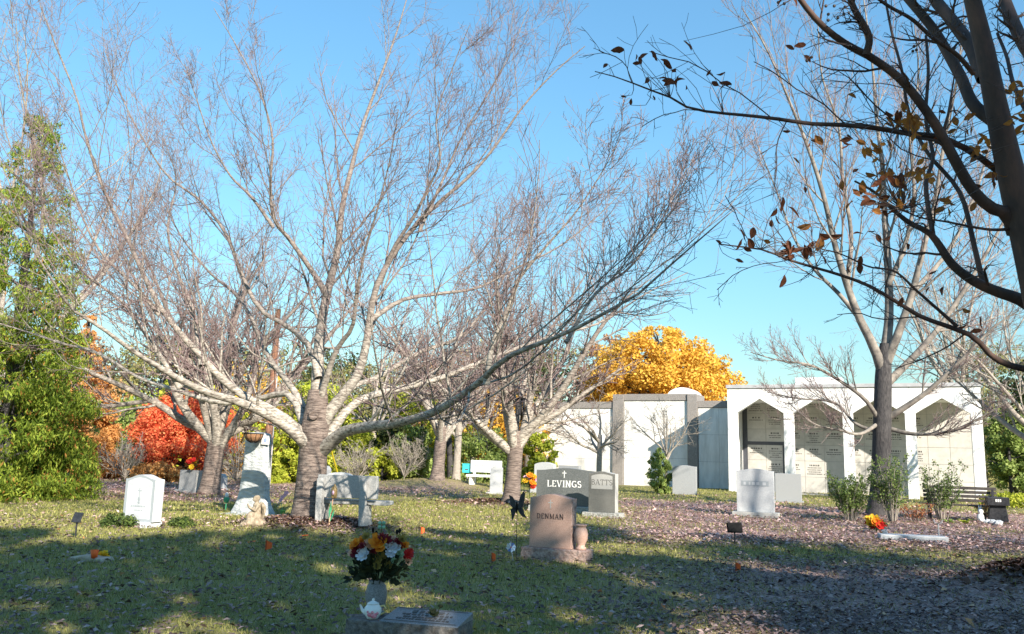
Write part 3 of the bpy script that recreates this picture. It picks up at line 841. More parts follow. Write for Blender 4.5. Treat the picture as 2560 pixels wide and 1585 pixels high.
for k in range(340):
    a = rg.uniform(0, 6.28); el = rg.uniform(-.25, 1.3); rr = rg.uniform(.08, .26)
    c = Vector((math.cos(a) * math.cos(el) * rr, math.sin(a) * math.cos(el) * rr * .8, .06 + math.sin(el) * rr * .95))
    d = (c - Vector((0, 0, 0))).normalized() + Vector((rg.uniform(-.5, .5), rg.uniform(-.5, .5), rg.uniform(-.5, .3)))
    d.normalize(); s = d.cross(Vector((rg.uniform(-1, 1), rg.uniform(-1, 1), rg.uniform(-1, 1)))).normalized()
    L = rg.uniform(.05, .09); w = L * .3
    lf.add([c - d * L * .5, c + s * w, c + d * L * .5, c - s * w], [(0, 1, 2, 3)])
lf.build('foliage', M['dark_foliage'], bq)['kind'] = 'stuff'
sp_ = MB()
for px, py in ((921, 1322), (985, 1326), (992, 1322), (930, 1330)):
    c = bpt(px, py, .0); sp_.tube([c - Vector((0, 0, .14)), c], [.004, .003], 5); sp_.ball(c, (.012, .008, .022), 6, 5)
sp_.build('seed_heads', M['black'], bq)['kind'] = 'stuff'
# dark little dried blossom lying on the marker
dk = empty('dried_blossom', MKI @ Vector((.20, -.01, .281)), 0, 'small dark dried blossom lying on the low grey marker', 'dried flower')
mb = MB(); blossom(mb, Vector((0, 0, .02)), .045, 6, 2, .3, Vector((.2, -.5, .8)), rg); mb.build('head', M['dark_foliage'], dk)
mb = MB(); mb.tube([(0, 0, .01), (.03, .01, .03), (.055, .02, .075)], .004, 5); mb.ball((.055, .02, .08), (.02, .012, .014), 6, 5); mb.build('stem', M['dark_foliage'], dk)
def flower_clump(name, p, rad, n, mats, label, zsq=.7, fr=.06, stem=.0, seed=1):
    r0 = empty(name, p, 0, label, 'flowers'); q = random.Random(seed)
    for k in range(n):
        a = q.uniform(0, 6.28); el = q.uniform(-.2, 1.4); rr = rad * q.uniform(.5, 1)
        c = Vector((math.cos(a) * math.cos(el) * rr, math.sin(a) * math.cos(el) * rr, stem + rad * .5 + math.sin(el) * rr * zsq))
        mb = MB(); blossom(mb, c, fr * q.uniform(.8, 1.2), 7, 2, .4, (c - Vector((0, .3 * rad, stem))).normalized() + Vector((0, -.5, 0)), q)
        mb.build('flower', M[q.choice(mats)], r0)
    mb = MB()
    for k in range(n * 4):
        c = Vector((q.uniform(-1, 1) * rad * .8, q.uniform(-1, 1) * rad * .8, stem + q.uniform(.0, rad * .9)))
        d = Vector((q.uniform(-1, 1), q.uniform(-1, 1), q.uniform(-.3, 1))).normalized(); s = d.cross(Vector((0, 0, 1))).normalized()
        mb.add([c, c + d * fr * .6 + s * fr * .3, c + d * fr * 1.3, c + d * fr * .6 - s * fr * .3], [(0, 1, 2, 3)])
    mb.tube([(0, 0, 0), (0, 0, stem + rad * .5)], fr * .15, 6)
    mb.build('foliage', M['leaf_holly'], r0)['kind'] = 'stuff'
    return r0
flower_clump('flower_arrangement', s_flow.matrix_basis @ Vector((.05, 0, .735)), .28, 16, ['petal_red', 'petal_orange', 'petal_yellow', 'petal_rust'], 'red and orange flowers on top of the grey stone by the left cherry', fr=.10, seed=3)
fl = flower_clump('flower_arrangement', place(1324, 1246), .27, 18, ['petal_yellow', 'petal_red', 'petal_orange', 'petal_yellow', 'petal_pink'], 'yellow, red and pink flowers at the left end of the LEVINGS stone', zsq=1.3, fr=.11, stem=.34, seed=4)
flower_clump('flower_arrangement', place(2192, 1333), .24, 20, ['petal_orange', 'petal_rust', 'petal_yellow', 'petal_red', 'petal_orange'], 'orange and rust flower bunch beside the flat white marker', fr=.10, stem=.05, seed=5)

# ------------------------------------------------------------------ concrete bench seen from behind
bn = empty('concrete_bench', place(866, 1312), R(-13), 'grey concrete memorial bench seen from behind right of the big cherry', 'bench')
MB().box(-.60, .62, -.10, .00, .50, .93).build('backrest', M['concrete'], bn, bevel=.012)
MB().box(-.66, .78, .012, .42, .38, .46).build('seat', M['concrete'], bn, bevel=.012)
for x_ in (-.60, .28):
    lg = MB().prism([(-.10, 0), (.34, 0), (.26, .12), (.24, .372), (.0, .372), (-.02, .86), (-.12, .86), (-.13, .37)], 0, .12, Matrix.Translation((x_ + .16, -.10, 0)) @ Matrix.Rotation(R(90), 4, 'Z'))
    lg.build('leg', M['concrete'], bn, bevel=.01)
# white memorial bench far
wb = empty('memorial_bench', place(1206, 1216), R(-24), 'small white stone memorial bench with backrest behind the tall pale headstone', 'bench')
MB().box(-.75, .75, .28, .38, .60, 1.12).build('backrest', M['white_paint'], wb, bevel=.012)
MB().box(-.75, .75, -.15, .275, .40, .50).build('seat', M['white_paint'], wb, bevel=.012)
for x_ in (-.62, .5): MB().box(x_, x_ + .12, -.1, .36, 0, .397).build('leg', M['white_paint'], wb, bevel=.01)
for x_ in (-.62, .5): MB().box(x_, x_ + .10, .29, .37, .503, .597).build('back_support', M['white_paint'], wb)
dl = MB(); dash_lines(dl, 0, .90, 1.1, .06, .275, 0, rnd); dl.build('inscription', M['granite_pale'], wb)['kind'] = 'stuff'
# dark slatted bench right
db = empty('park_bench', place(2406, 1300), R(-20), 'dark slatted park bench in front of the portico end', 'bench')
for k in range(4):
    z = .50 + k * .115
    MB().box(-.95, .95, .20 + k * .03, .235 + k * .03, z, z + .085).build('back_slat', M['bench_wood'], db, bevel=.006)
for k in range(4):
    MB().box(-.95, .95, -.26 + k * .11, -.17 + k * .11, .40, .435).build('seat_slat', M['bench_wood'], db, bevel=.006)
for x_ in (-.86, .80):
    MB().box(x_, x_ + .06, -.24, -.18, 0, .62).build('leg', M['dark_metal'], db)
    MB().box(x_, x_ + .06, .17, .20, 0, .88).build('leg', M['dark_metal'], db)
    MB().box(x_ - .01, x_ + .07, -.28, .165, .622, .655).build('arm_rest', M['dark_metal'], db)
    MB().box(x_, x_ + .06, -.175, .165, .355, .397).build('seat_rail', M['dark_metal'], db)
# black pedestal
pd = empty('pedestal', place(2496, 1308), R(-22), 'black pedestal with slanted cap and pale emblem at the right end of the dark bench', 'pedestal')
MB().prism([(-.27, .48), (.27, .48), (.27, .70), (-.27, .70)], -.24, .2).build('cap', M['dark_metal'], pd, bevel=.01)
MB().prism([(-.25, 0), (.25, 0), (.19, .472), (-.19, .472)], -.14, .16).build('body', M['dark_metal'], pd, bevel=.01)
em = MB()
for x_ in (-.05, 0, .05): em.box(x_ - .018, x_ + .018, -.246, -.242, .58, .65)
em.build('emblem', M['letters_pale'], pd)

# flat white marker right, with white tube beside it
fm = empty('grave_marker', place(2282, 1352), R(-14), 'low white flat grave marker lying in pink leaves at right', 'grave marker')
MB().box(-.62, .62, -.16, .2, -.05, .11).build('slab', M['white_stone'], fm, bevel=.01)
MB().add([(-.57, -.1625, .02), (.57, -.1625, .02), (.57, -.1625, .085), (-.57, -.1625, .085)], [(0, 1, 2, 3)]).build('plate', M['marble_frost'], fm)
wv = empty('metal_vase', place(2217, 1347), 0, 'small white tilted vase between the orange flowers and the flat marker', 'vase')
MB().lathe([(.035, 0), (.045, .02), (.05, .16), (.062, .18), (.05, .18), (.04, .05)], 14, Matrix.Rotation(R(-14), 4, 'Y')).build('cup', M['white_stone'], wv, smooth=True)
hk = empty('shepherd_hook', place(2348, 1353), 0, 'thin grey double-prong flower stake beside the flat white marker', 'stake')
MB().tube([(0, 0, -.05), (0, 0, .34)], .012, 6).build('rod', M['granite_grey'], hk)
MB().tube([(-.09, 0, .42), (-.07, 0, .36), (0, 0, .34), (.07, 0, .36), (.09, 0, .42)], .01, 6).build('prongs', M['granite_grey'], hk)
# little white rabbit-like ornament and low white edging stones near the bench
orn = empty('garden_ornament', place(2452, 1306), 0, 'small white garden figurine among plants by the black pedestal', 'figurine')
mb = MB(); mb.ball((0, 0, .12), (.10, .09, .14)); mb.ball((0, -.02, .30), (.075, .07, .08)); mb.ball((-.03, 0, .41), (.02, .015, .07)); mb.ball((.03, 0, .41), (.02, .015, .07)); mb.ball((0, -.08, .06), (.08, .06, .05))
mb.build('body', M['white_paint'], orn, remesh=.014)
for k, (px, py) in enumerate(((2470, 1308), (2484, 1309), (2497, 1311))):
    q = random.Random(k); mb = MB(); mb.ball((0, 0, .06), (.12, .08, .09), 9, 6)
    for v in mb.v: v += Vector((q.uniform(-.02, .02), q.uniform(-.02, .02), q.uniform(-.02, .02)))
    s_ = mb.build('edging_stone', M['white_stone'], None); s_.location = place(px, py + 4)
    tag(s_, ['rounded pale edging stone nearest the white figurine', 'middle one of three pale edging stones before the black pedestal', 'rounded pale edging stone in front of the black pedestal'][k], 'stone', 'pale edging stones by the pedestal')

# ------------------------------------------------------------------ small signs, stakes, flags
def ground_sign(px, py, w, h, hz_, mt, label, rz=0.0, tilt=-.35, thick=.02, name='marker_sign'):
    r0 = empty(name, place(px, py), rz, label, 'sign')
    MB().tube([(0, 0, -.08), (0, 0, hz_)], .014, 6).build('post', M['dark_metal'], r0)
    MB().box(-w / 2, w / 2, -thick / 2, thick / 2, -h / 2, h / 2, Matrix.Translation((0, 0, hz_ + h * .3)) @ Matrix.Rotation(tilt, 4, 'X')).build('plate', mt, r0, bevel=.004)
    return r0
ground_sign(188, 1346, .19, .16, .27, M['dark_metal'], 'small grey metal marker sign on a thin post at far left', R(-25))
ground_sign(1837, 1364, .26, .17, .26, M['black'], 'small black marker sign on a short post on the shaded lawn', R(6), thick=.07)
def flag(px, py, h, label, rz, fw=.075, fh=.12):
    r0 = empty('marker_flag', place(px, py), rz, label, 'flag', 'orange survey flags on the lawn')
    MB().tube([(0, 0, -.05), (0, 0, h)], .003, 5).build('wire', M['dark_metal'], r0)
    n = 4; vs_ = []
    for i in range(n + 1):
        x = fw * i / n; y = .012 * math.sin(i * 1.7)
        vs_ += [(x - .01, y, h - fh + .035 * (i / n)), (x - .01, y, h - .045 * (i / n))]
    MB().add(vs_, [(2 * i, 2 * i + 2, 2 * i + 3, 2 * i + 1) for i in range(n)]).build('cloth', M['orange_flag'], r0)
flag(1229, 1410, .165, 'orange survey flag just left of the DENMAN base', R(50), .10, .15)
flag(1053, 1340, .17, 'orange survey flag on the lawn right of the bouquet', R(40), .08, .14)
flag(664, 1380, .17, 'orange survey flag standing below the big cherry mound', R(30), .10, .15)
flag(1840, 1431, .14, 'orange survey flag below the black marker sign', R(25), .10, .13)
for px, py, lab in ((628, 1359, 'orange survey flag lying flat left of the upright one by the big cherry'), (762, 1343, 'orange survey flag lying flat on the big cherry mulch')):
    p = place(px, py)
    r0 = empty('fallen_flag', p, R(20), lab, 'flag', 'orange survey flags on the lawn')
    MB().add([(-.06, 0, .012), (.05, -.03, .03), (.07, .03, .045), (-.04, .04, .03)], [(0, 1, 2, 3)]).build('cloth', M['orange_flag'], r0)
    MB().tube([(-.06, .01, .01), (-.3, .05, .005)], .003, 5).build('wire', M['dark_metal'], r0)
# flat stone with orange cup and yellow flower, left
fs = empty('flat_stone', place(222, 1402), R(-10), 'flat tan stone slab lying in the grass at left', 'stone')
mb = MB().prism([(-.26, 0), (.28, 0), (.24, .05), (.02, .085), (-.2, .05)], -.12, .14)
mb.build('slab', mat('tan_stone', (.34, .27, .2), (.52, .44, .35), rough=.9, scale=14, bump=.6, bscale=20), fs, bevel=.015)
oc = empty('flower_cup', place(240, 1404) + Vector((.0, -.06, .05)), 0, 'orange cup standing on the flat tan stone', 'cup')
MB().lathe([(.035, 0), (.05, .10), (.045, .10), (.03, .02)], 14).build('cup', M['orange_flag'], oc, smooth=True)
flower_clump('yellow_flower', place(258, 1402), .05, 4, ['petal_yellow'], 'little yellow flower beside the orange cup', fr=.055, stem=.03, seed=8)
# butterfly stake
bf = empty('butterfly_stake', place(1290, 1402), R(-8), 'dark metal butterfly on a tall stake left of the DENMAN stone', 'garden stake')
MB().tube([(0, 0, -.05), (.0, 0, .76)], .006, 6).build('rod', M['dark_metal'], bf)
bt = MB()
for Wg in ([(-.005, .72), (-.03, .85), (-.065, .905), (-.12, .93), (-.105, .87), (-.09, .78), (-.05, .73)], [(.005, .72), (.025, .84), (.05, .93), (.095, .99), (.115, .96), (.112, .86), (.085, .77), (.05, .73)],
           [(-.005, .745), (-.055, .755), (-.095, .72), (-.075, .64), (-.07, .555), (-.045, .60), (-.02, .67)], [(.005, .745), (.06, .755), (.10, .73), (.11, .67), (.16, .605), (.09, .625), (.04, .67)]):
    pts = [(x, -.05 - .05 * abs(x), z) for x, z in Wg]; n_ = len(pts)
    bt.add(pts + [(x, y + .006, z) for x, y, z in pts], [tuple(range(n_)), tuple(range(2 * n_ - 1, n_ - 1, -1))] + [(i, i + n_, (i + 1) % n_ + n_, (i + 1) % n_) for i in range(n_)])
bt.build('wings', M['dark_metal'], bf)
MB().ball((0, -.055, .75), (.016, .016, .085)).build('body', M['black'], bf, smooth=True)
# pinwheel
pw = empty('pinwheel', place(1284, 1402), R(-5), 'small blue and silver pinwheel below the metal butterfly', 'pinwheel')
MB().tube([(0, 0, -.03), (-.04, 0, .19)], .004, 5).build('stick', M['white_paint'], pw)
M['pin_a'] = mat('pin_a', (.75, .80, .9), rough=.3, spec=.6); M['pin_b'] = mat('pin_b', (.12, .2, .5), rough=.3, spec=.6); M['pin_c'] = mat('pin_c', (.6, .12, .1), rough=.3)
for k in range(8):
    a = k * math.pi / 4
    c = Vector((-.04, -.012, .19)); d = Vector((math.cos(a), 0, math.sin(a))); s = Vector((-math.sin(a), 0, math.cos(a)))
    MB().add([c, c + d * .075 + Vector((0, -.02, 0)), c + d * .05 + s * .04], [(0, 1, 2)]).build('vane', M[('pin_a', 'pin_b', 'pin_a', 'pin_a')[k % 4]], pw)
MB().ball((-.04, -.02, .19), .012, 8, 6).build('hub', M['pin_c'], pw)
# iris-like metal flower stake near the concrete bench
ir = empty('flower_stake', place(822, 1313), R(-5), 'painted metal tulip stake with brown bud and green leaves before the concrete bench', 'garden stake')
M['paint_green'] = mat('paint_green', (.05, .28, .13), (.08, .36, .19), rough=.4, scale=14)
M['paint_brown'] = mat('paint_brown', (.20, .13, .05), (.38, .27, .12), rough=.5, scale=40, bump=.5, bscale=50)
MB().tube([(0, 0, -.05), (.02, 0, .25), (.05, 0, .48)], [.014, .014, .012], 8).build('stem', M['petal_peach'], ir)
MB().add([(.01, -.012, .05), (.075, -.02, .16), (.10, -.02, .30), (.05, -.015, .2)], [(0, 1, 2, 3)]).add([(.0, -.014, .10), (-.015, -.02, .26), (.03, -.02, .44), (.045, -.014, .30)], [(0, 1, 2, 3)]).build('leaf_blades', M['paint_green'], ir)
mb = MB()
for k in range(6):
    a = k * math.pi / 3
    mb.ball((.065 + .035 * math.cos(a), .03 * math.sin(a), .60), (.03, .025, .12), 8, 6)
mb.ball((.07, 0, .68), (.03, .03, .09), 8, 6)
mb.build('bud', M['paint_brown'], ir, remesh=.012)
MB().ball((.06, -.055, .60), (.025, .014, .045), 8, 6).build('bud_centre', M['petal_pink'], ir, smooth=True)
# green solar flower stake, left of the monument
gs = empty('garden_stake', place(564, 1276), 0, 'green and white solar flower stake left of the tall monument', 'garden stake')
MB().tube([(0, 0, -.05), (0, 0, .2)], .01, 6).build('rod', M['paint_green'], gs)
MB().lathe([(.02, .17), (.06, .20), (.075, .27), (.05, .30)], 10).build('leaf_cup', M['paint_green'], gs, smooth=True)
MB().lathe([(.04, .302), (.045, .34), (.03, .40), (.01, .41)], 10).build('globe', M['white_paint'], gs, smooth=True)
# green glass clover stake behind the bouquet
gc = empty('glass_stake', place(953, 1338), 0, 'pale green glass clover ornament behind the bouquet', 'garden stake')
M['glass_green'] = mat('glass_green', (.16, .34, .20), (.25, .45, .30), rough=.2, spec=.6, scale=20)
for x_, z_ in ((-.035, .14), (.035, .14), (-.035, .21), (.035, .21)):
    MB().ball((x_, 0, z_), (.036, .02, .036), 10, 7).build('glass_lobe', M['glass_green'], gc, smooth=True)
MB().tube([(0, .01, -.05), (0, .01, .12)], .006, 6).build('rod', M['dark_metal'], gc)
# orchid pot
oz = empty('orchid_pot', place(706, 1289), 0, 'pink artificial orchid in a lime green pot by the monument foot', 'potted plant')
MB().lathe([(.045, 0), (.06, .12), (.065, .12), (.05, .10)], 14).build('pot', mat('lime', (.30, .62, .14), rough=.5), oz, smooth=True)
MB().tube([(0, 0, .1), (-.05, 0, .28), (-.02, 0, .42), (.06, 0, .50)], .006, 6).build('stem', M['paint_green'], oz)
for px, pz in ((-.06, .33), (-.035, .36), (-.01, .40), (.02, .43), (.05, .46), (.08, .50), (-.03, .40), (.04, .50)):
    mb = MB(); blossom(mb, Vector((px, -.02, pz)), .04, 5, 1, .2, Vector((0, -1, .2)), rg); mb.build('flower', M['petal_pink'], oz)
# teal box on stake
tb = empty('mail_box', place(1167, 1206), R(-10), 'small bright teal box on a post beside the white memorial bench', 'box')
M['teal'] = mat('teal', (.04, .50, .56), (.06, .58, .62), rough=.5, scale=10)
MB().tube([(0, .05, -.05), (0, .05, .42)], .035, 8).build('post', M['grey_wood'], tb)
MB().box(-.20, .20, -.14, .14, .425, .78).build('box', M['teal'], tb, bevel=.02)
MB().box(-.21, .21, -.16, .15, .785, .83).build('lid', M['teal'], tb, bevel=.01)
MB().box(-.08, .08, -.147, -.142, .55, .60).build('slot', M['trim_dark'], tb)
# praying angel
an = empty('angel_statue', place(636, 1315) - Vector((0, 0, .02)), R(30), 'small tan kneeling angel statue with folded wings before the monument', 'statue')
mb = MB()
mb.ball((.02, 0, .07), (.20, .13, .09)); mb.ball((-.02, 0, .17), (.15, .11, .13)); mb.ball((.02, 0, .30), (.085, .085, .14)); mb.ball((.02, 0, .39), (.075, .09, .06))
mb.tube([(.02, 0, .40), (.01, 0, .47)], [.04, .035], 10); mb.ball((-.005, 0, .51), (.055, .05, .062)); mb.ball((.018, 0, .52), (.055, .056, .058))
mb.ball((-.055, 0, .505), (.016, .01, .014)); mb.ball((-.045, 0, .475), (.018, .016, .014))
for s_ in (-1, 1):
    mb.tube([(.02, s_ * .085, .39), (-.03, s_ * .085, .30), (-.12, s_ * .02, .36)], [.036, .032, .022], 9)
    mb.tube([(-.12, s_ * .012, .35), (-.155, s_ * .01, .43)], [.022, .012], 8)
    mb.tube([(-.02, s_ * .07, .12), (-.17, s_ * .06, .07)], [.075, .06], 10)
    mb.ball((-.20, s_ * .06, .05), (.05, .045, .045))
mb.build('figure', M['statue'], an, remesh=.011)
for s_ in (-1, 1):
    wg = MB()
    for k in range(6):
        L = .34 - k * .035
        wg.ball((.12 + k * .004, s_ * (.045 + k * .016), .40 - L * .5), (.022, .016, L * .52), 8, 8)
    wg.ball((.11, s_ * .07, .39), (.035, .05, .06), 8, 6)
    wg.build('wing', M['statue'], an, remesh=.011)
MB().box(-.24, .2, -.15, .15, -.03, .025).build('base', M['statue'], an, bevel=.01)
# utility pole with guy wire guard
up = empty('utility_pole', place(664, 1212), 0, 'tall brown wooden utility pole behind the monument', 'pole')
M['pole_wood'] = mat('pole_wood', (.16, .075, .045), (.36, .19, .12), rough=.85, scale=5, stretch=(4, 4, .4), bump=.5, bscale=14)
MB().tube([(0, 0, -.3), (.0, 0, 4), (0, 0, 7.4)], [.17, .155, .12], 12).build('shaft', M['pole_wood'], up, smooth=True)
MB().tube([(.17, -.02, -.1), (.155, -.02, 6)], .03, 6).build('conduit', M['roof_metal'], up)
gy_ = empty('guy_guard', place(852, 1206), 0, 'bright yellow guy-wire guard slanting above the white stone', 'guard')
a_ = at(826, 1118, 36.5) - gy_.location
MB().tube([(0, 0, -.1), tuple(a_ * .98)], .035, 8).build('sleeve', mat('guard_yellow', (.85, .68, .03), rough=.5), gy_)
# ------------------------------------------------------------------ trees
def unit(a): return a / (np.linalg.norm(a, axis=-1, keepdims=True) + 1e-9)
def resample(P, n):
    P = np.asarray(P, float)
    Q = np.concatenate([[2 * P[0] - P[1]], P, [2 * P[-1] - P[-2]]])
    out = []
    for i in range(1, len(Q) - 2):
        for t in np.linspace(0, 1, 9)[:-1]:
            a, b, c, d = Q[i - 1], Q[i], Q[i + 1], Q[i + 2]
            out.append(.5 * (2 * b + (c - a) * t + (2 * a - 5 * b + 4 * c - d) * t * t + (3 * b - a - 3 * c + d) * t ** 3))
    out.append(P[-1]); out = np.array(out)
    s = np.concatenate([[0], np.cumsum(np.linalg.norm(np.diff(out, axis=0), axis=1))])
    u = np.linspace(0, s[-1], n)
    return np.stack([np.interp(u, s, out[:, k]) for k in range(out.shape[1])], -1)
def traced(pts, n=22, v=V):
    """pts: picture x, y (2442-wide), depth y in metres, width in picture pixels -> path and radii"""
    Q = []
    for x, y, d, w in pts:
        p = at(x * v, y * v, d)
        Q.append((p.x, p.y, p.z, w * v * d / F_PX / 2))
    Q = resample(Q, n)
    return Q[:, :3], Q[:, 3]
def kids(rg, P, Rd, mch, t0, t1, ang, angj, Lf, n, wob, up, rf, rtip, lj=.4, taper=.55, Lmin=0, Lmax=99, dirb=None, outw=0.0, origin=None):
    N, n0, _ = P.shape
    plen = np.linalg.norm(np.diff(P, axis=1), axis=2).sum(1)
    t = t0 + (t1 - t0) * (np.arange(mch)[None, :] + rg.uniform(0, 1, (N, mch))) / mch
    f = t * (n0 - 1); i = np.clip(f.astype(int), 0, n0 - 2); fr = (f - i)[..., None]
    ar = np.arange(N)[:, None]
    p = P[ar, i] * (1 - fr) + P[ar, i + 1] * fr
    tan = unit(P[ar, i + 1] - P[ar, i])
    rad = Rd[ar, i] * (1 - fr[..., 0]) + Rd[ar, i + 1] * fr[..., 0]
    rv = rg.normal(0, 1, p.shape)
    if dirb is not None: rv = rv + np.asarray(dirb)
    if origin is not None: rv = rv + outw * unit((p - np.asarray(origin)) * np.array([1, 1, .3]))
    perp = unit(rv - (rv * tan).sum(-1, keepdims=True) * tan)
    a = (ang + rg.normal(0, angj, t.shape))[..., None]
    d = np.cos(a) * tan + np.sin(a) * perp
    L = np.clip(plen[:, None] * Lf * (1 - taper * t) * rg.uniform(1 - lj, 1 + lj, t.shape), Lmin, Lmax)
    d = d.reshape(-1, 3); p = p.reshape(-1, 3); L = L.reshape(-1); rad = rad.reshape(-1)
    C = [p.copy()]
    for k in range(n - 1):
        d = unit(d + rg.normal(0, wob, d.shape) + np.array([0, 0, up]))
        p = p + d * (L / (n - 1))[:, None]
        C.append(p.copy())
    C = np.stack(C, 1)
    r0 = np.maximum(rad * rf, rtip)
    rr = r0[:, None] * (1 - np.linspace(0, 1, n)[None]) ** .8 + rtip * np.linspace(0, 1, n)[None]
    return C, rr
def stack(lst): return np.stack([a for a, b in lst]), np.stack([b for a, b in lst])
def bare_tree(root, trunk, limbs, rg, lv, m_trunk, m_limb, m_twig, seg0=12, origin=None, bumpy=.0):
    """trunk/limbs as (path, radii); lv = parameter dicts for each finer level"""
    tp, tr = trunk
    loc = np.array(root.location)
    if bumpy: tr = tr * (1 + bumpy * np.sin(np.arange(len(tr)) * 2.1))
    v, q = tubes(tp[None] - loc, tr[None], seg0 + 6)
    np_mesh('trunk', v, q, m_trunk, root, smooth=True)
    P, Rd = stack(limbs)
    sets = [(P - loc, Rd, seg0)]
    allsets = []
    cur = (P, Rd)
    for i, k in enumerate(lv):
        k = dict(k); sides = k.pop('sides')
        cur = kids(rg, *cur, **k, origin=origin)
        allsets.append((cur[0] - loc, cur[1], sides))
    for a_, b_ in zip(P, Rd):
        v, q = tubes((a_ - loc)[None], b_[None], seg0); np_mesh('limb', v, q, m_limb, root, smooth=True)
    v, q = join_tubes(allsets[:1]); np_mesh('branches', v, q, m_limb, root, smooth=True, kind='stuff')
    if len(allsets) > 1:
        v, q = join_tubes(allsets[1:]); np_mesh('twigs', v, q, m_twig, root, smooth=True, kind='stuff')
    return P, Rd
# ---- the big cherry, limbs traced
D0 = g1.y + .15
ch = empty('cherry_tree', gz(g1.x, D0) - Vector((0, 0, .05)), 0, 'big spreading bare cherry tree with pale limbs left of centre', 'tree', 'bare cherry trees')
def off(pts, d0, d1, w0, w1):
    n = len(pts) - 1
    return [(x, y, D0 + d0 + (d1 - d0) * i / n, w0 + (w1 - w0) * (i / n) ** .55) for i, (x, y) in enumerate(pts)]
trunk = traced([(737, 1262, D0, 116), (738, 1235, D0, 92), (740, 1190, D0, 76), (744, 1120, D0, 68), (748, 1060, D0, 66), (752, 1020, D0, 66), (756, 970, D0 - .05, 54), (758, 930, D0 - .05, 44)], 26)
TL = [
 off([(745, 1050), (690, 1022), (630, 985), (560, 955), (500, 938), (430, 905), (370, 870), (310, 832), (240, 780), (170, 735), (120, 660), (60, 560), (20, 450)], 0, -5.6, 34, 2.5),
 off([(750, 1045), (690, 1008), (640, 975), (590, 950), (530, 905), (480, 850), (430, 795), (380, 730), (340, 650), (300, 560), (250, 460), (205, 330), (185, 240), (130, 100), (95, 10)], 0, -2.2, 34, 2.0),
 off([(735, 1020), (700, 950), (665, 940), (600, 955), (520, 960), (420, 930), (330, 900), (230, 840), (150, 820), (60, 790), (-40, 760)], .1, 3.6, 24, 2.5),
 off([(757, 960), (758, 880), (763, 800), (780, 700), (805, 600), (815, 500), (838, 400), (868, 290), (905, 190), (945, 80), (975, -20)], 0, .8, 40, 2.2),
 off([(760, 880), (740, 830), (690, 780), (620, 738), (575, 650), (540, 560), (480, 480), (400, 420), (340, 330), (290, 230), (250, 120)], -.1, 2.6, 20, 1.8),
 off([(785, 690), (740, 640), (690, 570), (652, 520), (645, 430), (650, 330), (620, 220), (570, 120), (510, 20)], .2, -1.6, 18, 1.8),
 off([(652, 520), (600, 470), (550, 420), (505, 340), (470, 240), (440, 150)], -.8, -1.8, 10, 1.8),
 off([(770, 985), (810, 950), (850, 900), (872, 830), (882, 760), (895, 690), (930, 620), (980, 550), (1050, 480), (1120, 420), (1180, 350), (1250, 250), (1330, 165), (1395, 110)], 0, -1.0, 34, 2.0),
 off([(885, 740), (960, 715), (1050, 700), (1140, 686), (1230, 640), (1330, 590), (1420, 520), (1500, 440)], -.3, 1.8, 14, 1.8),
 off([(905, 655), (940, 590), (985, 520), (1020, 450), (1050, 380), (1040, 280), (1080, 160), (1120, 60)], -.3, -2.4, 14, 1.8),
 off([(1000, 530), (1060, 420), (1100, 330), (1160, 230), (1215, 130), (1260, 20)], -.6, .6, 9, 1.8),
 off([(770, 1035), (830, 975), (880, 945), (950, 928), (1040, 905), (1130, 870), (1220, 835), (1320, 800), (1430, 770), (1540, 700), (1640, 650)], 0, 2.6, 28, 2.2),
 off([(765, 1055), (820, 1030), (880, 1018), (950, 1008), (1030, 985), (1090, 950), (1150, 905), (1200, 858), (1270, 825), (1350, 795), (1430, 752), (1510, 710), (1590, 640), (1670, 570), (1750, 500)], 0, -8.6, 36, 2.5),
 off([(1160, 895), (1175, 820), (1212, 735), (1235, 670), (1300, 590), (1370, 510), (1430, 420), (1480, 330)], -5.6, -6.4, 18, 1.8),
 off([(1350, 795), (1420, 700), (1500, 640), (1560, 560), (1600, 480), (1640, 400)], -7.3, -6.0, 11, 1.8),
 off([(765, 1010), (830, 930), (900, 900), (1000, 840), (1100, 800), (1180, 700), (1230, 600), (1290, 480)], .2, 4.4, 22, 2.2),
 off([(750, 1000), (700, 930), (640, 850), (600, 760), (560, 700), (500, 650), (430, 560), (380, 460)], .2, 4.2, 22, 2.2),
 off([(760, 940), (800, 840), (840, 780), (850, 700), (870, 600), (900, 500), (930, 380), (950, 260)], -.1, -3.2, 18, 2.0),
 off([(430, 905), (350, 800), (290, 720), (200, 650), (130, 560), (90, 450), (70, 330)], -2.3, -3.2, 14, 1.8),
 off([(480, 850), (460, 740), (420, 640), (400, 540), (420, 430), (390, 330)], -.8, .8, 14, 1.8),
 off([(380, 730), (330, 690), (240, 600), (190, 500), (150, 380), (110, 270)], -1.1, -1.8, 12, 1.8)]
DL = [0, -.6, -1.5, -2.6, -3.6, -4.5, -5.5, -6.2, -6.8, -7.3, -7.7, -8.0, -8.2, -8.4, -8.5]
TL[12] = [(x, y, D0 + DL[i], w) for i, (x, y, d, w) in enumerate(TL[12])]
TL = [[(x, y + 22 * (i == 0), d, w) for i, (x, y, d, w) in enumerate(t)] for t in TL]
limbs = [traced(t, 26) for t in TL]
rg = np.random.default_rng(21)
C0 = (ch.location.x, ch.location.y, 2.0)
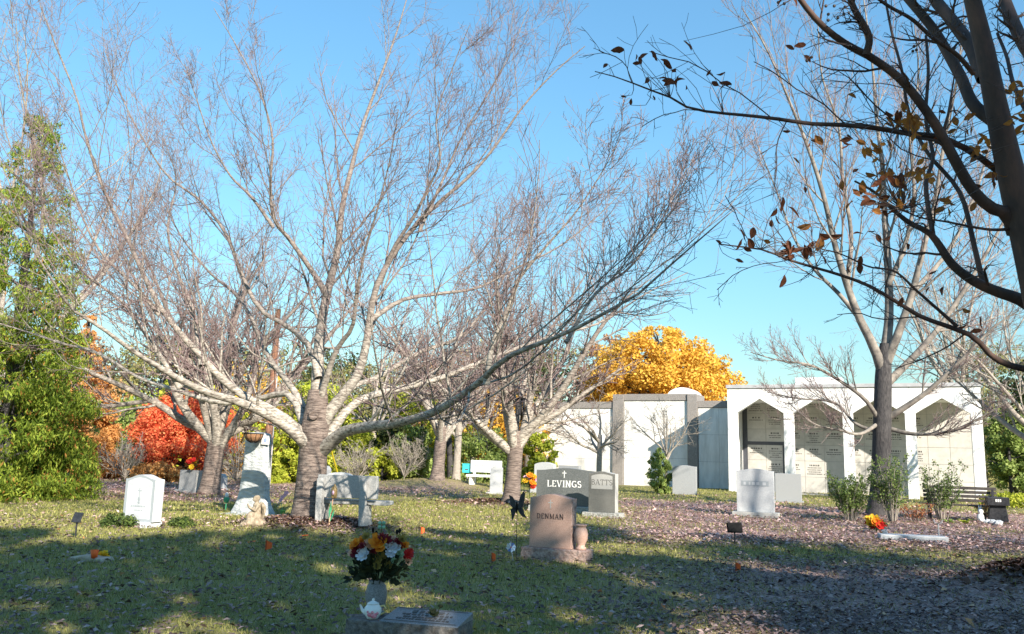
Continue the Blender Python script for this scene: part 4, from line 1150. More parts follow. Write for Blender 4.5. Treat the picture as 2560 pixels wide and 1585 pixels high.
CH_LV = [dict(mch=15, t0=.16, t1=.98, ang=.75, angj=.18, Lf=.42, n=10, wob=.10, up=.10, rf=.36, rtip=.0038, sides=5, taper=.6, Lmin=.6, Lmax=3.1, outw=.7, dirb=(0, 0, 1.0)),
         dict(mch=13, t0=.10, t1=1.0, ang=.75, angj=.22, Lf=.42, n=5, wob=.10, up=.06, rf=.55, rtip=.0030, sides=3, taper=.4, Lmin=.25, Lmax=1.1, outw=.4, dirb=(0, 0, .4)),
         dict(mch=5, t0=.12, t1=1.0, ang=.8, angj=.25, Lf=.45, n=3, wob=.10, up=.04, rf=.8, rtip=.0024, sides=3, taper=.4, Lmin=.10, Lmax=.5, outw=.2, dirb=(0, 0, .3))]
bare_tree(ch, trunk, limbs, rg, CH_LV, M['cherry_trunk'], M['cherry_bark'], M['twig'], origin=C0)
# a pruning scar on the trunk
kn = MB(); kp_ = at(748 * V, 990 * V, D0 - .30) - ch.location
kn.lathe([(.085, 0), (.10, .02), (.085, .05), (.06, .035), (.0, .03)], 16, Matrix.Translation(kp_) @ Matrix.Rotation(R(90), 4, 'X')).build('pruning_scar', M['cherry_trunk'], ch, smooth=True)

def vase_tree(px, py, label, hgt, lean, tw, seed, nl, crotch, Llimb, mt, ml, mtw, lv, name='cherry_tree', group=None, el=(.55, 1.05), extra=None, cat='tree', tilt=.1, pos=None, n=16):
    p = pos or place(px, py)
    root = empty(name, p - Vector((0, 0, .05)), 0, label, cat, group)
    g = np.random.default_rng(seed)
    b = np.array(p); c = b + np.array([lean, 0, crotch])
    tp = resample([b + [0, 0, -.1], b + (c - b) * .12, b + (c - b) * .55, c, c + [lean * .1, 0, crotch * .18]], 14)
    tr = tw / 2 * np.interp(np.linspace(0, 1, 14), [0, .12, .3, .8, 1], [1.5, 1.15, 1.0, .95, .7])
    limbs = []
    a0 = g.uniform(0, 6.28)
    for i in range(nl):
        a = a0 + i * 2.399 + g.normal(0, .15); e = g.uniform(*el)
        if i == 0: e = 1.35
        d = np.array([math.cos(a) * math.cos(e), math.sin(a) * math.cos(e), math.sin(e)])
        L = Llimb * g.uniform(.8, 1.15)
        pts = [c - [0, 0, crotch * .12 * (i % 3)]]
        for s in range(6):
            d = unit(d + g.normal(0, .13, 3) + np.array([0, 0, tilt]))
            pts.append(pts[-1] + d * L / 6)
        Q = resample(pts, n)
        r0 = tw * g.uniform(.2, .3)
        limbs.append((Q, r0 * (1 - np.linspace(0, 1, n)) ** .85 + .006))
    if extra:
        for e_ in extra: limbs.append(traced(e_, n))
    bare_tree(root, (tp, tr), limbs, g, lv, mt, ml, mtw, seg0=10, origin=(c[0], c[1], c[2]))
    return root, c, limbs
LV2 = [dict(mch=12, t0=.2, t1=.98, ang=.75, angj=.2, Lf=.42, n=8, wob=.10, up=.09, rf=.45, rtip=.006, sides=5, taper=.5, outw=.6, dirb=(0, 0, .4)),
       dict(mch=10, t0=.12, t1=1.0, ang=.8, angj=.25, Lf=.42, n=4, wob=.12, up=.05, rf=.6, rtip=.0048, sides=3, taper=.4, outw=.3, dirb=(0, 0, .3)),
       dict(mch=5, t0=.15, t1=1.0, ang=.8, angj=.25, Lf=.45, n=3, wob=.12, up=.03, rf=.8, rtip=.004, sides=3, taper=.4)]
D2 = place(520, 1234).y
ex = [[(500, 1030, D2, 22), (440, 1005, D2 - .3, 20), (380, 965, D2 - .6, 16), (300, 925, D2 - 1.0, 13), (200, 880, D2 - 1.3, 9), (120, 830, D2 - 1.5, 4)],
      [(360, 955, D2 - .7, 11), (260, 968, D2 - .9, 10), (190, 965, D2 - 1.1, 9), (120, 950, D2 - 1.3, 7), (55, 934, D2 - 1.5, 6)],
      [(520, 1040, D2, 20), (580, 1010, D2 - .3, 16), (640, 985, D2 - .5, 11), (700, 900, D2 - .3, 5)]]
vase_tree(522, 1236, 'bare cherry tree with pale trunk between the grey flowered stone and monument', 0, .12, .58, 31, 9, 1.75, 6.6, M['cherry_trunk'], M['cherry_bark'], M['twig'], LV2, group='bare cherry trees', extra=ex)
D3 = place(1278, 1255).y
ex = [[(1215, 1075, D3, 22), (1160, 1025, D3 - .2, 17), (1110, 980, D3 - .4, 12), (1060, 930, D3 - .4, 8), (1000, 870, D3 - .3, 4)],
      [(1225, 1070, D3, 24), (1205, 960, D3, 20), (1200, 870, D3, 15), (1190, 770, D3, 11), (1180, 650, D3, 5)],
      [(1230, 1075, D3, 24), (1270, 1020, D3 - .1, 18), (1330, 985, D3 - .3, 14), (1390, 940, D3 - .4, 10), (1480, 880, D3 - .5, 5)],
      [(1240, 1060, D3, 20), (1265, 950, D3 + .2, 15), (1280, 850, D3 + .2, 11), (1330, 760, D3 + .3, 6), (1400, 650, D3 + .5, 3)]]
r3, c3_, l3 = vase_tree(1278, 1255, 'bare cherry tree hung with wind chimes behind the DENMAN stone', 0, .1, .46, 47, 6, 1.75, 6.0, M['cherry_trunk'], M['cherry_bark'], M['twig'], LV2, group='bare cherry trees', extra=ex)
LV3 = [dict(mch=9, t0=.2, t1=.98, ang=.75, angj=.2, Lf=.42, n=6, wob=.10, up=.09, rf=.45, rtip=.009, sides=4, taper=.5, outw=.6, dirb=(0, 0, .4)),
       dict(mch=7, t0=.12, t1=1.0, ang=.8, angj=.25, Lf=.42, n=3, wob=.12, up=.05, rf=.6, rtip=.008, sides=3, taper=.4),
       dict(mch=4, t0=.15, t1=1.0, ang=.8, angj=.25, Lf=.45, n=2, wob=.12, up=.03, rf=.8, rtip=.007, sides=3, taper=.4)]
LV4 = [dict(mch=8, t0=.25, t1=.98, ang=.7, angj=.2, Lf=.5, n=6, wob=.10, up=.05, rf=.45, rtip=.005, sides=4, taper=.5, outw=.6), dict(mch=7, t0=.2, t1=1.0, ang=.7, angj=.25, Lf=.45, n=4, wob=.12, up=.03, rf=.6, rtip=.004, sides=3, taper=.4), dict(mch=3, t0=.2, t1=1.0, ang=.7, angj=.25, Lf=.45, n=3, wob=.12, up=.03, rf=.6, rtip=.0035, sides=3, taper=.4)]
vase_tree(1093, 1199, 'bare cherry tree on the grassy rise left of the teal box', 0, .1, .55, 53, 9, 2.0, 6.5, M['cherry_trunk'], M['cherry_bark'], M['twig'], LV3, group='bare cherry trees')
vase_tree(927, 1198, 'slender pale-trunked bare tree beyond the concrete bench', 0, .0, .34, 61, 6, 2.6, 4.2, M['maple_branch'], M['maple_branch'], M['twig'], LV3, name='bare_tree')
vase_tree(1496, 1222, 'small bare tree against the white wing above the BATTS stone', 0, .05, .26, 67, 9, 2.1, 2.5, M['maple_branch'], M['maple_branch'], M['maple_branch'], LV4, name='bare_tree', el=(.25, .9), tilt=.04)
vase_tree(1664, 1232, 'thin young bare tree beside the small green conifer', 0, .03, .12, 71, 8, 1.7, 2.2, M['maple_branch'], M['maple_branch'], M['maple_branch'], LV4, name='bare_tree', el=(.7, 1.2))
# trunks in the scrub left of the middle cherry
for k, (px, py, ln, tw_, lab) in enumerate(((1140, 1201, .05, .36, 'reddish bare trunk right of the cherry on the rise'), (1128, 1200, -.25, .30, 'dark slanting bare trunk behind the reddish one'), (1158, 1202, 1.1, .34, 'pale leaning bare trunk behind the teal box'), (1320, 1206, .1, .52, 'grey-brown bare tree behind the wind chimes'))):
    q_ = place(px, 1198) ; pp = at(px, 1190, 41 + 2 * k); pp = gz(pp.x, pp.y)
    vase_tree(px, py, lab, 0, ln, tw_, 80 + k, 5, 2.6 + .3 * k, 4.5, M['maple_bark'] if k == 1 else M['grey_wood'], M['grey_wood'], M['twig'], LV3, name='bare_tree', pos=pp, group='bare trees at the wood edge')
# ---- right maple
M['maple_limb'] = mat('maple_limb', (.10, .09, .082), (.33, .29, .245), rough=.85, scale=3, contrast=(.35, .65))
DM = place(2200, 1290).y
def offm(pts, d1, w0, w1):
    n = len(pts) - 1
    return [(x, y, DM + d1 * i / n, w0 + (w1 - w0) * (i / n) ** .8) for i, (x, y) in enumerate(pts)]
mp = empty('maple_tree', place(2200, 1290) - Vector((0, 0, .05)), 0, 'tall bare maple with straight trunk, coloured dark for shade, in front of the portico', 'tree')
trunk = traced([(2092, 1250, DM, 70), (2096, 1215, DM, 54), (2100, 1150, DM, 44), (2103, 1050, DM, 42), (2105, 960, DM, 40), (2107, 880, DM, 36), (2112, 820, DM, 26)], 22)
ML = [offm([(2105, 890), (2085, 830), (2050, 760), (2020, 680), (1990, 580), (1965, 470), (1930, 360), (1890, 260), (1830, 120), (1770, 20)], -1.0, 26, 2.5),
      offm([(2108, 860), (2120, 760), (2118, 640), (2110, 520), (2105, 400), (2090, 280), (2080, 150), (2060, 0)], 1.5, 26, 3),
      offm([(2108, 880), (2140, 800), (2175, 700), (2200, 600), (2230, 480), (2250, 350), (2280, 200), (2300, 40)], -1.6, 24, 3),
      offm([(2110, 920), (2180, 850), (2240, 780), (2300, 690), (2360, 590), (2420, 470), (2460, 330)], 1.2, 20, 3),
      offm([(2112, 1000), (2160, 970), (2210, 935), (2260, 890), (2310, 840), (2370, 780), (2430, 740)], -1.8, 17, 3),
      offm([(2095, 1000), (2060, 950), (1990, 900), (1930, 870), (1860, 860), (1790, 840)], -1.5, 12, 2),
      offm([(2095, 1030), (2040, 1010), (1990, 960), (1900, 950), (1830, 935)], 1.5, 10, 2),
      offm([(2095, 1010), (2050, 1035), (2000, 1025), (1940, 1010), (1880, 960)], -2.2, 10, 2),
      offm([(2112, 1020), (2180, 1035), (2260, 1030), (2330, 1000), (2400, 960)], -2.0, 12, 2),
      offm([(2050, 760), (2000, 700), (1940, 640), (1890, 560), (1850, 450), (1800, 330)], 1.8, 13, 2),
      offm([(2118, 680), (2160, 580), (2180, 460), (2170, 320), (2190, 180), (2180, 50)], -1.4, 14, 2.2),
      offm([(2020, 680), (2030, 560), (2010, 430), (2000, 300), (1960, 180), (1950, 50)], -.4, 13, 2.2),
      offm([(2175, 700), (2260, 600), (2320, 480), (2360, 350), (2400, 200)], 2.2, 13, 2.2)]
limbs = [traced(t, 22) for t in ML]
rg = np.random.default_rng(91)
LVM = [dict(mch=15, t0=.2, t1=.97, ang=.55, angj=.16, Lf=.36, n=8, wob=.08, up=.12, rf=.42, rtip=.005, sides=5, taper=.5, Lmin=.6, Lmax=3.2, outw=.5),
       dict(mch=12, t0=.15, t1=1.0, ang=.6, angj=.2, Lf=.40, n=5, wob=.09, up=.09, rf=.55, rtip=.004, sides=3, taper=.4, Lmin=.25),
       dict(mch=4, t0=.15, t1=1.0, ang=.65, angj=.2, Lf=.42, n=3, wob=.10, up=.06, rf=.8, rtip=.0034, sides=3, taper=.4)]
bare_tree(mp, trunk, limbs, rg, LVM, M['maple_bark'], M['maple_limb'], M['twig'], origin=(mp.location.x, mp.location.y, 4))
# ---- shaded myrtle at the right edge, near the camera
def z3(x, y): return (x / 1.68 + 1660) / V, y / 1.68 / V
DF = 4.7
def offf(pts, d0, d1, w0, w1, conv=True):
    n = len(pts) - 1; o_ = []
    for i, (x, y) in enumerate(pts):
        if conv: x, y = z3(x, y)
        o_.append((x, y, DF + d0 + (d1 - d0) * i / n, (w0 + (w1 - w0) * (i / n) ** .8) / 1.68 / V))
    return o_
fb = at(2655, 1835, DF); fb = gz(fb.x, fb.y)
my = empty('myrtle_tree', fb - Vector((0, 0, .05)), 0, 'shaded crape myrtle with reddish bark and few brown leaves at right edge', 'tree')
b_ = np.array(fb)
tA, rA = traced(offf([(1640, 1500), (1560, 1150), (1500, 900), (1455, 720), (1420, 560), (1385, 400), (1345, 200), (1300, 20), (1270, -120)], 0, -.2, 150, 62), 24)
tA = np.concatenate([[b_ + [0, 0, -.1], b_ + [0, 0, .25]], tA]); rA = np.concatenate([[.17, .15], rA])
tq = resample(np.column_stack([tA, rA]), 30)
FL = [offf([(1470, 980), (1440, 900), (1370, 870), (1290, 790), (1215, 660), (1150, 540), (1075, 430), (985, 325), (860, 235), (780, 195), (690, 130), (620, 60), (560, -20)], 0, -.5, 60, 24),
      offf([(1480, 820), (1430, 745), (1310, 650), (1170, 580), (1020, 560), (900, 540), (760, 525), (620, 520), (480, 500), (350, 485), (240, 475), (110, 455), (30, 410), (-80, 370), (-180, 330), (-290, 300)], .1, -.6, 34, 4),
      offf([(1600, 1330), (1500, 1260), (1400, 1225), (1300, 1180), (1210, 1110), (1150, 1020), (1110, 975), (1030, 935), (950, 870), (890, 810), (800, 760)], .2, .3, 62, 8),
      offf([(1560, 1560), (1440, 1530), (1370, 1490), (1300, 1415), (1190, 1370), (1080, 1330), (980, 1270), (860, 1200), (740, 1155), (620, 1120), (520, 1090), (420, 1050), (310, 1035), (230, 1025)], .1, -.5, 30, 5),
      offf([(1400, 520), (1300, 440), (1250, 330), (1190, 220), (1130, 120), (1030, 0), (960, -80)], 0, .5, 58, 34),
      offf([(1345, 330), (1290, 200), (1220, 100), (1140, 0), (1090, -80)], -.1, .4, 66, 44),
      offf([(1340, 1190), (1300, 1020), (1260, 850), (1210, 760), (1120, 660), (1060, 560), (1020, 440), (1000, 300), (960, 150), (930, 0)], .3, .9, 24, 10),
      offf([(850, 230), (860, 150), (800, 40), (770, -40)], -.4, -.5, 34, 26),
      offf([(1300, 310), (1230, 230), (1130, 160), (1040, 80), (950, 30), (880, -20)], -.2, -.6, 22, 14),
      offf([(1130, 990), (1100, 780), (1130, 660), (1100, 500), (1110, 300), (1100, 150)], .3, .8, 22, 12),
      offf([(1480, 960), (1380, 965), (1280, 950), (1180, 930), (1080, 915), (1000, 880)], 0, -.3, 16, 5),
      offf([(1230, 1370), (1140, 1290), (1060, 1220), (970, 1140), (860, 1120), (750, 1070), (640, 1040)], -.1, -.3, 16, 4),
      offf([(1540, 500), (1470, 360), (1440, 240), (1400, 140)], 0, .5, 24, 12),
      offf([(1600, 300), (1520, 200), (1470, 100), (1430, 0)], .3, .6, 60, 50)]
limbs = [traced(t, 26) for t in FL]
rg = np.random.default_rng(17)
LVF = [dict(mch=6, t0=.25, t1=.97, ang=.8, angj=.2, Lf=.30, n=8, wob=.13, up=.0, rf=.35, rtip=.0022, sides=5, taper=.5, Lmin=.15, Lmax=.8, dirb=(-.5, -.3, .2)),
       dict(mch=5, t0=.2, t1=1.0, ang=.8, angj=.25, Lf=.42, n=5, wob=.13, up=.0, rf=.6, rtip=.0014, sides=4, taper=.4, Lmin=.08),
       dict(mch=2, t0=.2, t1=1.0, ang=.8, angj=.25, Lf=.5, n=3, wob=.12, up=.0, rf=.8, rtip=.0011, sides=3, taper=.4)]
P_, Rd_ = stack(limbs)
bare_tree(my, (tq[:, :3], tq[:, 3]), limbs, rg, LVF, M['myrtle_bark'], M['myrtle_bark'], M['myrtle_twig'], origin=tuple(fb))
# its brown leaves, each one hung on a twig
def leaf_mesh(k):
    q = random.Random(k); n = 5; vs_ = []; L = 1.0
    for i in range(n + 1):
        t = i / n; w = .30 * math.sin(math.pi * min(t * .93 + .05, 1)) ** .8 * (1.05 - .25 * t)
        c = q.uniform(-.02, .02) + .12 * math.sin(t * 2.2 + k)
        vs_ += [(-w, t * L, c + w * .5), (0, t * L, c), (w, t * L, c + w * q.uniform(.2, .7))]
    fs_ = []
    for i in range(n):
        a = i * 3; fs_ += [(a, a + 1, a + 4, a + 3), (a + 1, a + 2, a + 5, a + 4)]
    me = bpy.data.meshes.new('leaf'); me.from_pydata(vs_, [], fs_); me.update()
    return me
def plain_leaf(name, a, b):
    m = mat(name, a, b, rough=.6, scale=3, trans=.45, spec=.2); return m
LM = [plain_leaf('brown_leaf', (.10, .035, .018), (.20, .07, .03)), plain_leaf('rust_leaf', (.26, .10, .03), (.40, .17, .04)), plain_leaf('ochre_leaf', (.42, .16, .03), (.56, .25, .05))]
LMESH = []
for k in range(9):
    me = leaf_mesh(k); me.materials.append(LM[k % 3]); LMESH.append(me)
lp_all = P_.reshape(-1, 3)
pet = []
rq = random.Random(33)
def add_leaf(px, py, size_px, kind, ang=None):
    d = DF + rq.uniform(-.7, .1)
    c = np.array(at(px, py, d))
    k = np.argmin(np.linalg.norm(lp_all - c, axis=1))
    tgt = lp_all[k]
    if np.linalg.norm(tgt - c) > .05:
        d = tgt[1] + rq.uniform(-.12, .12); c = np.array(at(px, py, d))
    L = size_px * d / F_PX
    o = bpy.data.objects.new('leaf', LMESH[rq.choice((0, 3, 6)) + kind])
    col.objects.link(o); o.parent = my
    a = ang if ang is not None else rq.uniform(0, 6.28)
    dirv = (c_r * math.cos(a) + c_u * math.sin(a) + c_f * rq.uniform(-.5, .5)).normalized()
    nrm = (-c_f * rq.uniform(.3, 1) + Vector((rq.uniform(-1, 1), rq.uniform(-1, 1), rq.uniform(-1, 1)))).normalized()
    x = dirv.cross(nrm).normalized(); nrm = x.cross(dirv)
    Mx = Matrix((x, dirv, nrm)).transposed().to_4x4()
    base = Vector(c) - dirv * L * .5
    o.matrix_local = Matrix.Translation(base - my.location) @ Mx @ Matrix.Diagonal((L * rq.uniform(.8, 1.1), L, L, 1))
    j = rq.uniform(-.05, .05)
    mid = (np.array(base) + tgt) / 2 + np.array([j, j * .5, rq.uniform(-.03, .03)])
    pet.append(resample([tgt, mid, np.array(base)], 5))
zB = lambda x, y: (800 + x / 1.68, y / 1.68)
zC = lambda x, y: (1660 + x / 1.68, y / 1.68)
for x, y, s in ((1250, 210, 40), (1198, 277, 20), (1325, 240, 22), (1332, 265, 26), (1362, 240, 34), (1345, 255, 26), (1405, 235, 36), (1452, 272, 44), (1487, 297, 18), (1370, 340, 26), (1440, 335, 34), (1465, 347, 42), (1505, 345, 34), (1403, 410, 18), (1307, 427, 20), (1275, 405, 16)):
    add_leaf(*zB(x, y), s / 1.1, 0)
for x, y, s, k in ((95, 195, 48, 0), (12, 275, 34, 0), (40, 297, 18, 0), (188, 305, 22, 0), (238, 305, 30, 0), (215, 352, 26, 0), (258, 350, 40, 0), (250, 362, 30, 0), (66, 342, 38, 0), (16, 347, 36, 0), (90, 368, 20, 0),
                   (528, 200, 30, 0), (572, 190, 42, 0), (600, 248, 32, 0), (490, 12, 30, 0), (545, 10, 34, 0), (790, 405, 28, 1), (513, 552, 24, 0), (605, 606, 22, 0), (650, 588, 40, 1), (635, 590, 26, 0), (556, 672, 28, 1),
                   (497, 862, 50, 0), (460, 890, 32, 0), (541, 892, 48, 0), (482, 922, 34, 0), (452, 937, 24, 0), (534, 930, 22, 0), (594, 797, 22, 0), (588, 948, 40, 1),
                   (325, 985, 40, 0), (370, 980, 38, 0), (318, 1025, 40, 0), (365, 1022, 36, 0), (352, 1048, 26, 0), (227, 1020, 28, 0), (318, 1095, 26, 0), (434, 1015, 22, 1),
                   (493, 1180, 42, 0), (514, 1028, 30, 0), (540, 1078, 28, 0), (668, 1092, 30, 0), (722, 985, 48, 0), (672, 988, 42, 0), (650, 1020, 50, 1), (610, 1030, 40, 0), (560, 1050, 42, 0), (530, 1055, 34, 0), (500, 1062, 38, 0), (815, 985, 34, 0),
                   (870, 972, 28, 0), (900, 1000, 28, 0), (935, 1000, 30, 0), (820, 1098, 34, 0), (778, 1126, 30, 0), (825, 1132, 34, 0), (1130, 1145, 34, 0), (1020, 1035, 26, 0), (990, 1268, 34, 0), (1252, 1365, 34, 0), (1340, 1355, 40, 0), (1310, 1390, 36, 0), (1270, 1302, 34, 1), (1175, 1222, 36, 0), (1110, 1222, 24, 0),
                   (985, 690, 34, 1), (870, 730, 34, 1), (920, 690, 24, 1), (805, 715, 22, 0), (725, 745, 22, 0), (1298, 870, 40, 1), (1310, 775, 34, 0), (1370, 740, 40, 1), (1385, 770, 36, 0), (1230, 465, 34, 0), (1170, 470, 22, 0), (1140, 590, 26, 0)):
    add_leaf(*zC(x, y), s / 1.2, k)
for cx, cy, sx, sy, n, kinds in ((1040, 510, 45, 50, 20, (2, 2, 1, 1)), (980, 500, 60, 40, 9, (1, 0)), (865, 620, 55, 28, 13, (2, 1, 1)), (960, 820, 80, 45, 30, (1, 1, 2, 0)), (1080, 745, 55, 30, 13, (1, 2)), (900, 855, 40, 40, 10, (0, 1)), (1330, 620, 40, 35, 12, (1, 2)), (1190, 870, 45, 35, 8, (1, 2)),
                                 (1490, 500, 30, 90, 16, (1, 2, 1)), (1490, 400, 30, 30, 8, (2, 1)), (1265, 530, 40, 30, 6, (1,)), (550, 1060, 60, 30, 9, (0,)), (800, 800, 50, 30, 6, (0, 1)), (960, 740, 45, 25, 6, (1,)), (770, 600, 40, 20, 4, (0,)), (1390, 690, 40, 60, 8, (1, 0))):
    for _ in range(n):
        x, y = rq.gauss(cx, sx * .75), rq.gauss(cy, sy * .75)
        add_leaf(*zC(x, y), rq.uniform(26, 46) / 1.35, rq.choice(kinds))
pp_ = np.stack(pet); v, q = tubes(pp_ - np.array(my.location), np.linspace(.0022, .0011, 5)[None].repeat(len(pet), 0), 4)
np_mesh('leaf_stalks', v, q, M['myrtle_twig'], my, smooth=True, kind='stuff')
# seed heads near the top
sh = MB()
for x, y in ((480, 10), (505, 15), (690, 60), (715, 25), (760, 30), (755, 60), (690, 85), (730, 75), (680, 25), (1050, 195), (1045, 215), (1060, 210), (620, 240), (600, 255)):
    px, py = zC(x, y); k = np.argmin(np.linalg.norm(lp_all - np.array(at(px, py, DF - .4)), axis=1)); c = at(px, py, lp_all[k][1])
    sh.ball(c - my.location, .009, 6, 5); sh.tube([c - my.location, Vector(lp_all[k]) - my.location], .0012, 4)
sh.build('seed_capsules', M['myrtle_twig'], my)['kind'] = 'stuff'

# ------------------------------------------------------------------ leafy crowns
def leafquads(C, N_dir, size, rg, asp=.6, drop=0.0, upright=None):
    n = len(C)
    nrm = unit(N_dir * .8 + rg.normal(0, .7, (n, 3)))
    d = rg.normal(0, 1, (n, 3))
    if upright is not None: d = d * .5 + np.asarray(upright)
    d = unit(d - (d * nrm).sum(1, keepdims=True) * nrm)
    s = np.cross(nrm, d)
    L = size * rg.uniform(.6, 1.4, n)[:, None]
    P = np.empty((n, 4, 3))
    P[:, 0] = C - d * L * .5; P[:, 1] = C + s * L * asp * .5; P[:, 2] = C + d * L * .5; P[:, 3] = C - s * L * asp * .5
    return P.reshape(-1, 3), np.arange(n * 4).reshape(-1, 4)
def clump_points(centers, radii, n, rg, shell=.55):
    k = rg.choice(len(centers), n, p=radii ** 2 / (radii ** 2).sum())
    dv = unit(rg.normal(0, 1, (n, 3)))
    r = radii[k] * (shell + (1 - shell) * rg.uniform(0, 1, n)) * rg.uniform(.75, 1.1, n)
    return centers[k] + dv * r[:, None] * np.array([1, 1, .85]), dv
def leafy_tree(name, p, hgt, rad, z0, nclump, nleaf, size, mt, label, seed, shape='round', group=None, cat='tree', trunk_w=.3, m_trunk=None, clump=.32, asp=.6, upright=None, m2=None, branches=True):
    rg = np.random.default_rng(seed)
    root = empty(name, p - Vector((0, 0, .05)), rg.uniform(0, 6.28), label, cat, group)
    t = rg.uniform(0, 1, nclump); a = rg.uniform(0, 6.28, nclump); f = np.sqrt(rg.uniform(.05, 1, nclump))
    if shape == 'round': w = np.sqrt(np.clip(1 - (2 * t - .9) ** 2 / 1.25, .05, 1))
    elif shape == 'cone': t = t ** 1.35 * .99; w = np.clip(1.03 - t, .06, 1) ** .62
    elif shape == 'column': w = np.clip(1 - (abs(2 * t - .8)) ** 3 * .55, .12, 1)
    elif shape == 'bush': w = np.sqrt(np.clip(1 - t * t * .8, .1, 1))
    z = z0 + (hgt - z0) * t
    C = np.stack([np.cos(a) * f * w * rad, np.sin(a) * f * w * rad, z], -1)
    cr = clump * rad * rg.uniform(.6, 1.25, nclump) * np.clip(w, .35, 1)
    pts, dv = clump_points(C, cr, nleaf, rg)
    pts[:, 2] = np.maximum(pts[:, 2], .05)
    out = unit(np.stack([pts[:, 0], pts[:, 1], (pts[:, 2] - z0) * .4], -1)) * .5 + dv * .5
    v, q = leafquads(pts, out, size, rg, asp, upright=upright)
    o = np_mesh('crown', v, q, mt, root, kind='stuff')
    if m2 is not None:
        o.data.materials.append(m2)
        sel = (rg.uniform(0, 1, len(q)) < .06).astype(np.int32) 
        o.data.polygons.foreach_set('material_index', sel)
    mb = MB()
    mb.tube([(0, 0, -.1), (0, 0, hgt * .3), (0, 0, hgt * .88)], [trunk_w / 2, trunk_w * .4, trunk_w * .08], 8)
    if branches:
        for k in range(min(nclump, 40)):
            zb = max(.15, C[k, 2] - .35 * np.hypot(C[k, 0], C[k, 1]))
            mb.tube([(0, 0, min(zb, hgt * .85)), tuple(C[k] * .6 + np.array([0, 0, zb * .4])), tuple(C[k])], [trunk_w * .16, trunk_w * .1, trunk_w * .04], 4)
    mb.build('trunk', m_trunk or M['maple_bark'], root, smooth=True)
    return root
EV = M['evergreen']
p = at(-8, 1245, 22.5)
leafy_tree('arborvitae', gz(p.x, p.y), 10.6, 2.35, .1, 900, 105000, .13, EV, 'tall dense green arborvitae at the left edge', 101, 'cone', clump=.17, asp=.26, upright=(0, 0, 1.0), m2=M['evergreen_orange'], trunk_w=.4)
p = at(182, 1188, 36)
leafy_tree('bald_cypress', gz(p.x, p.y), 7.0, 1.75, .3, 150, 34000, .15, M['cypress_orange'], 'orange feathery bald cypress beside the arborvitae', 102, 'cone', clump=.26, asp=.4)
p = at(320, 1180, 41)
leafy_tree('green_bush', gz(p.x, p.y), 3.6, 2.0, .4, 90, 14000, .16, M['leaf_green'], 'leafy green bush between orange cypress and red maple', 103, 'bush', cat='bush')
p = at(458, 1184, 37)
leafy_tree('red_maple', gz(p.x, p.y), 3.85, 1.95, .5, 120, 36000, .11, M['maple_red'], 'bright red Japanese maple behind the left cherry trunk', 104, 'round', clump=.3)
p = at(405, 1192, 34.5)
leafy_tree('orange_shrub', gz(p.x, p.y), .75, 1.1, .05, 40, 4500, .11, M['cypress_orange'], 'low orange shrub under the red maple', 105, 'bush', cat='bush', trunk_w=.1)
# conifers and bushes, yellow-green
for k, (px, d, h, r, n, sh, mt, lab) in enumerate((
        (722, 38, 3.9, 1.15, 12000, 'cone', 'leaf_yellowgreen', 'bright yellow-green conifer behind the monument'),
        (868, 43, 3.3, 1.7, 10000, 'bush', 'leaf_yellowgreen', 'yellow-green bush beyond the white arched stone'),
        (955, 40, 1.6, 1.0, 6000, 'bush', 'leaf_yellowgreen', 'low yellow-green shrub at the foot of the pale trunk'),
        (1030, 40.5, 2.6, 1.1, 8000, 'bush', 'leaf_green', 'rounded green shrub left of the cherry on the rise'),
        (980, 42, 3.0, 1.1, 8000, 'bush', 'leaf_dark', 'dark evergreen shrub right of the pale trunk'),
        (1215, 44, 2.7, 2.0, 9000, 'bush', 'leaf_green', 'green thicket behind the white memorial bench'),
        (1345, 43, 2.6, 1.0, 6000, 'bush', 'leaf_yellowgreen', 'yellow-green shrub left of the white wing'))):
    p = at(px, 1190, d)
    leafy_tree('conifer_shrub' if sh == 'cone' else 'shrub', gz(p.x, p.y), h, r, .05, 70, n, .15, M[mt], lab, 120 + k, sh, cat='bush', group='shrubs at the wood edge', trunk_w=.15)
# yellow tree behind the mausoleum wing
p = at(1650, 1190, 62)
leafy_tree('yellow_tree', gz(p.x, p.y), 11.0, 5.6, 2.5, 280, 50000, .24, M['leaf_yellow'], 'golden yellow maple rising behind the white mausoleum wing', 140, 'round', clump=.2, trunk_w=.6)
p = at(1530, 1190, 70)
leafy_tree('rust_tree', gz(p.x, p.y), 11.6, 3.2, 2.5, 70, 9000, .30, M['leaf_rust'], 'thin rust coloured tree left of the golden maple', 141, 'round', clump=.3, trunk_w=.5)
# right side behind the portico
for k, (px, d, h, r, n, sh, mt, lab) in enumerate((
        (2530, 41, 4.6, 1.15, 7000, 'column', 'leaf_green', 'slim leafy tree at the right end of the portico'),
        (2600, 42, 7.4, 1.8, 9000, 'column', 'leaf_dark', 'dark tree at the right edge beside the portico'),
        (2580, 47, 8.4, 2.4, 8000, 'round', 'leaf_olive', 'olive tree behind the right end of the portico'),
        (2470, 54, 9.6, 3.2, 8000, 'round', 'leaf_olive', 'olive tree showing over the portico roof at right'))):
    p = at(px, 1250, d)
    leafy_tree('leafy_tree', gz(p.x, p.y), h, r, .3, 60, n, .17, M[mt], lab, 150 + k, sh, group='trees right of the portico', trunk_w=.2)
p = at(2520, 1252, 33)
leafy_tree('yellow_shrub', gz(p.x, p.y), .55, 1.0, .05, 30, 3000, .10, M['leaf_yellowgreen'], 'low yellow-green shrub behind the dark bench', 156, 'bush', cat='bush', trunk_w=.08)
# small conifer by the building
p = place(1648, 1234)
leafy_tree('small_conifer', p, 1.9, .52, .05, 70, 5000, .12, M['leaf_green'], 'small green conifer in front of the white wing', 157, 'column', cat='bush', trunk_w=.1, upright=(0, 0, 1.2), asp=.35)
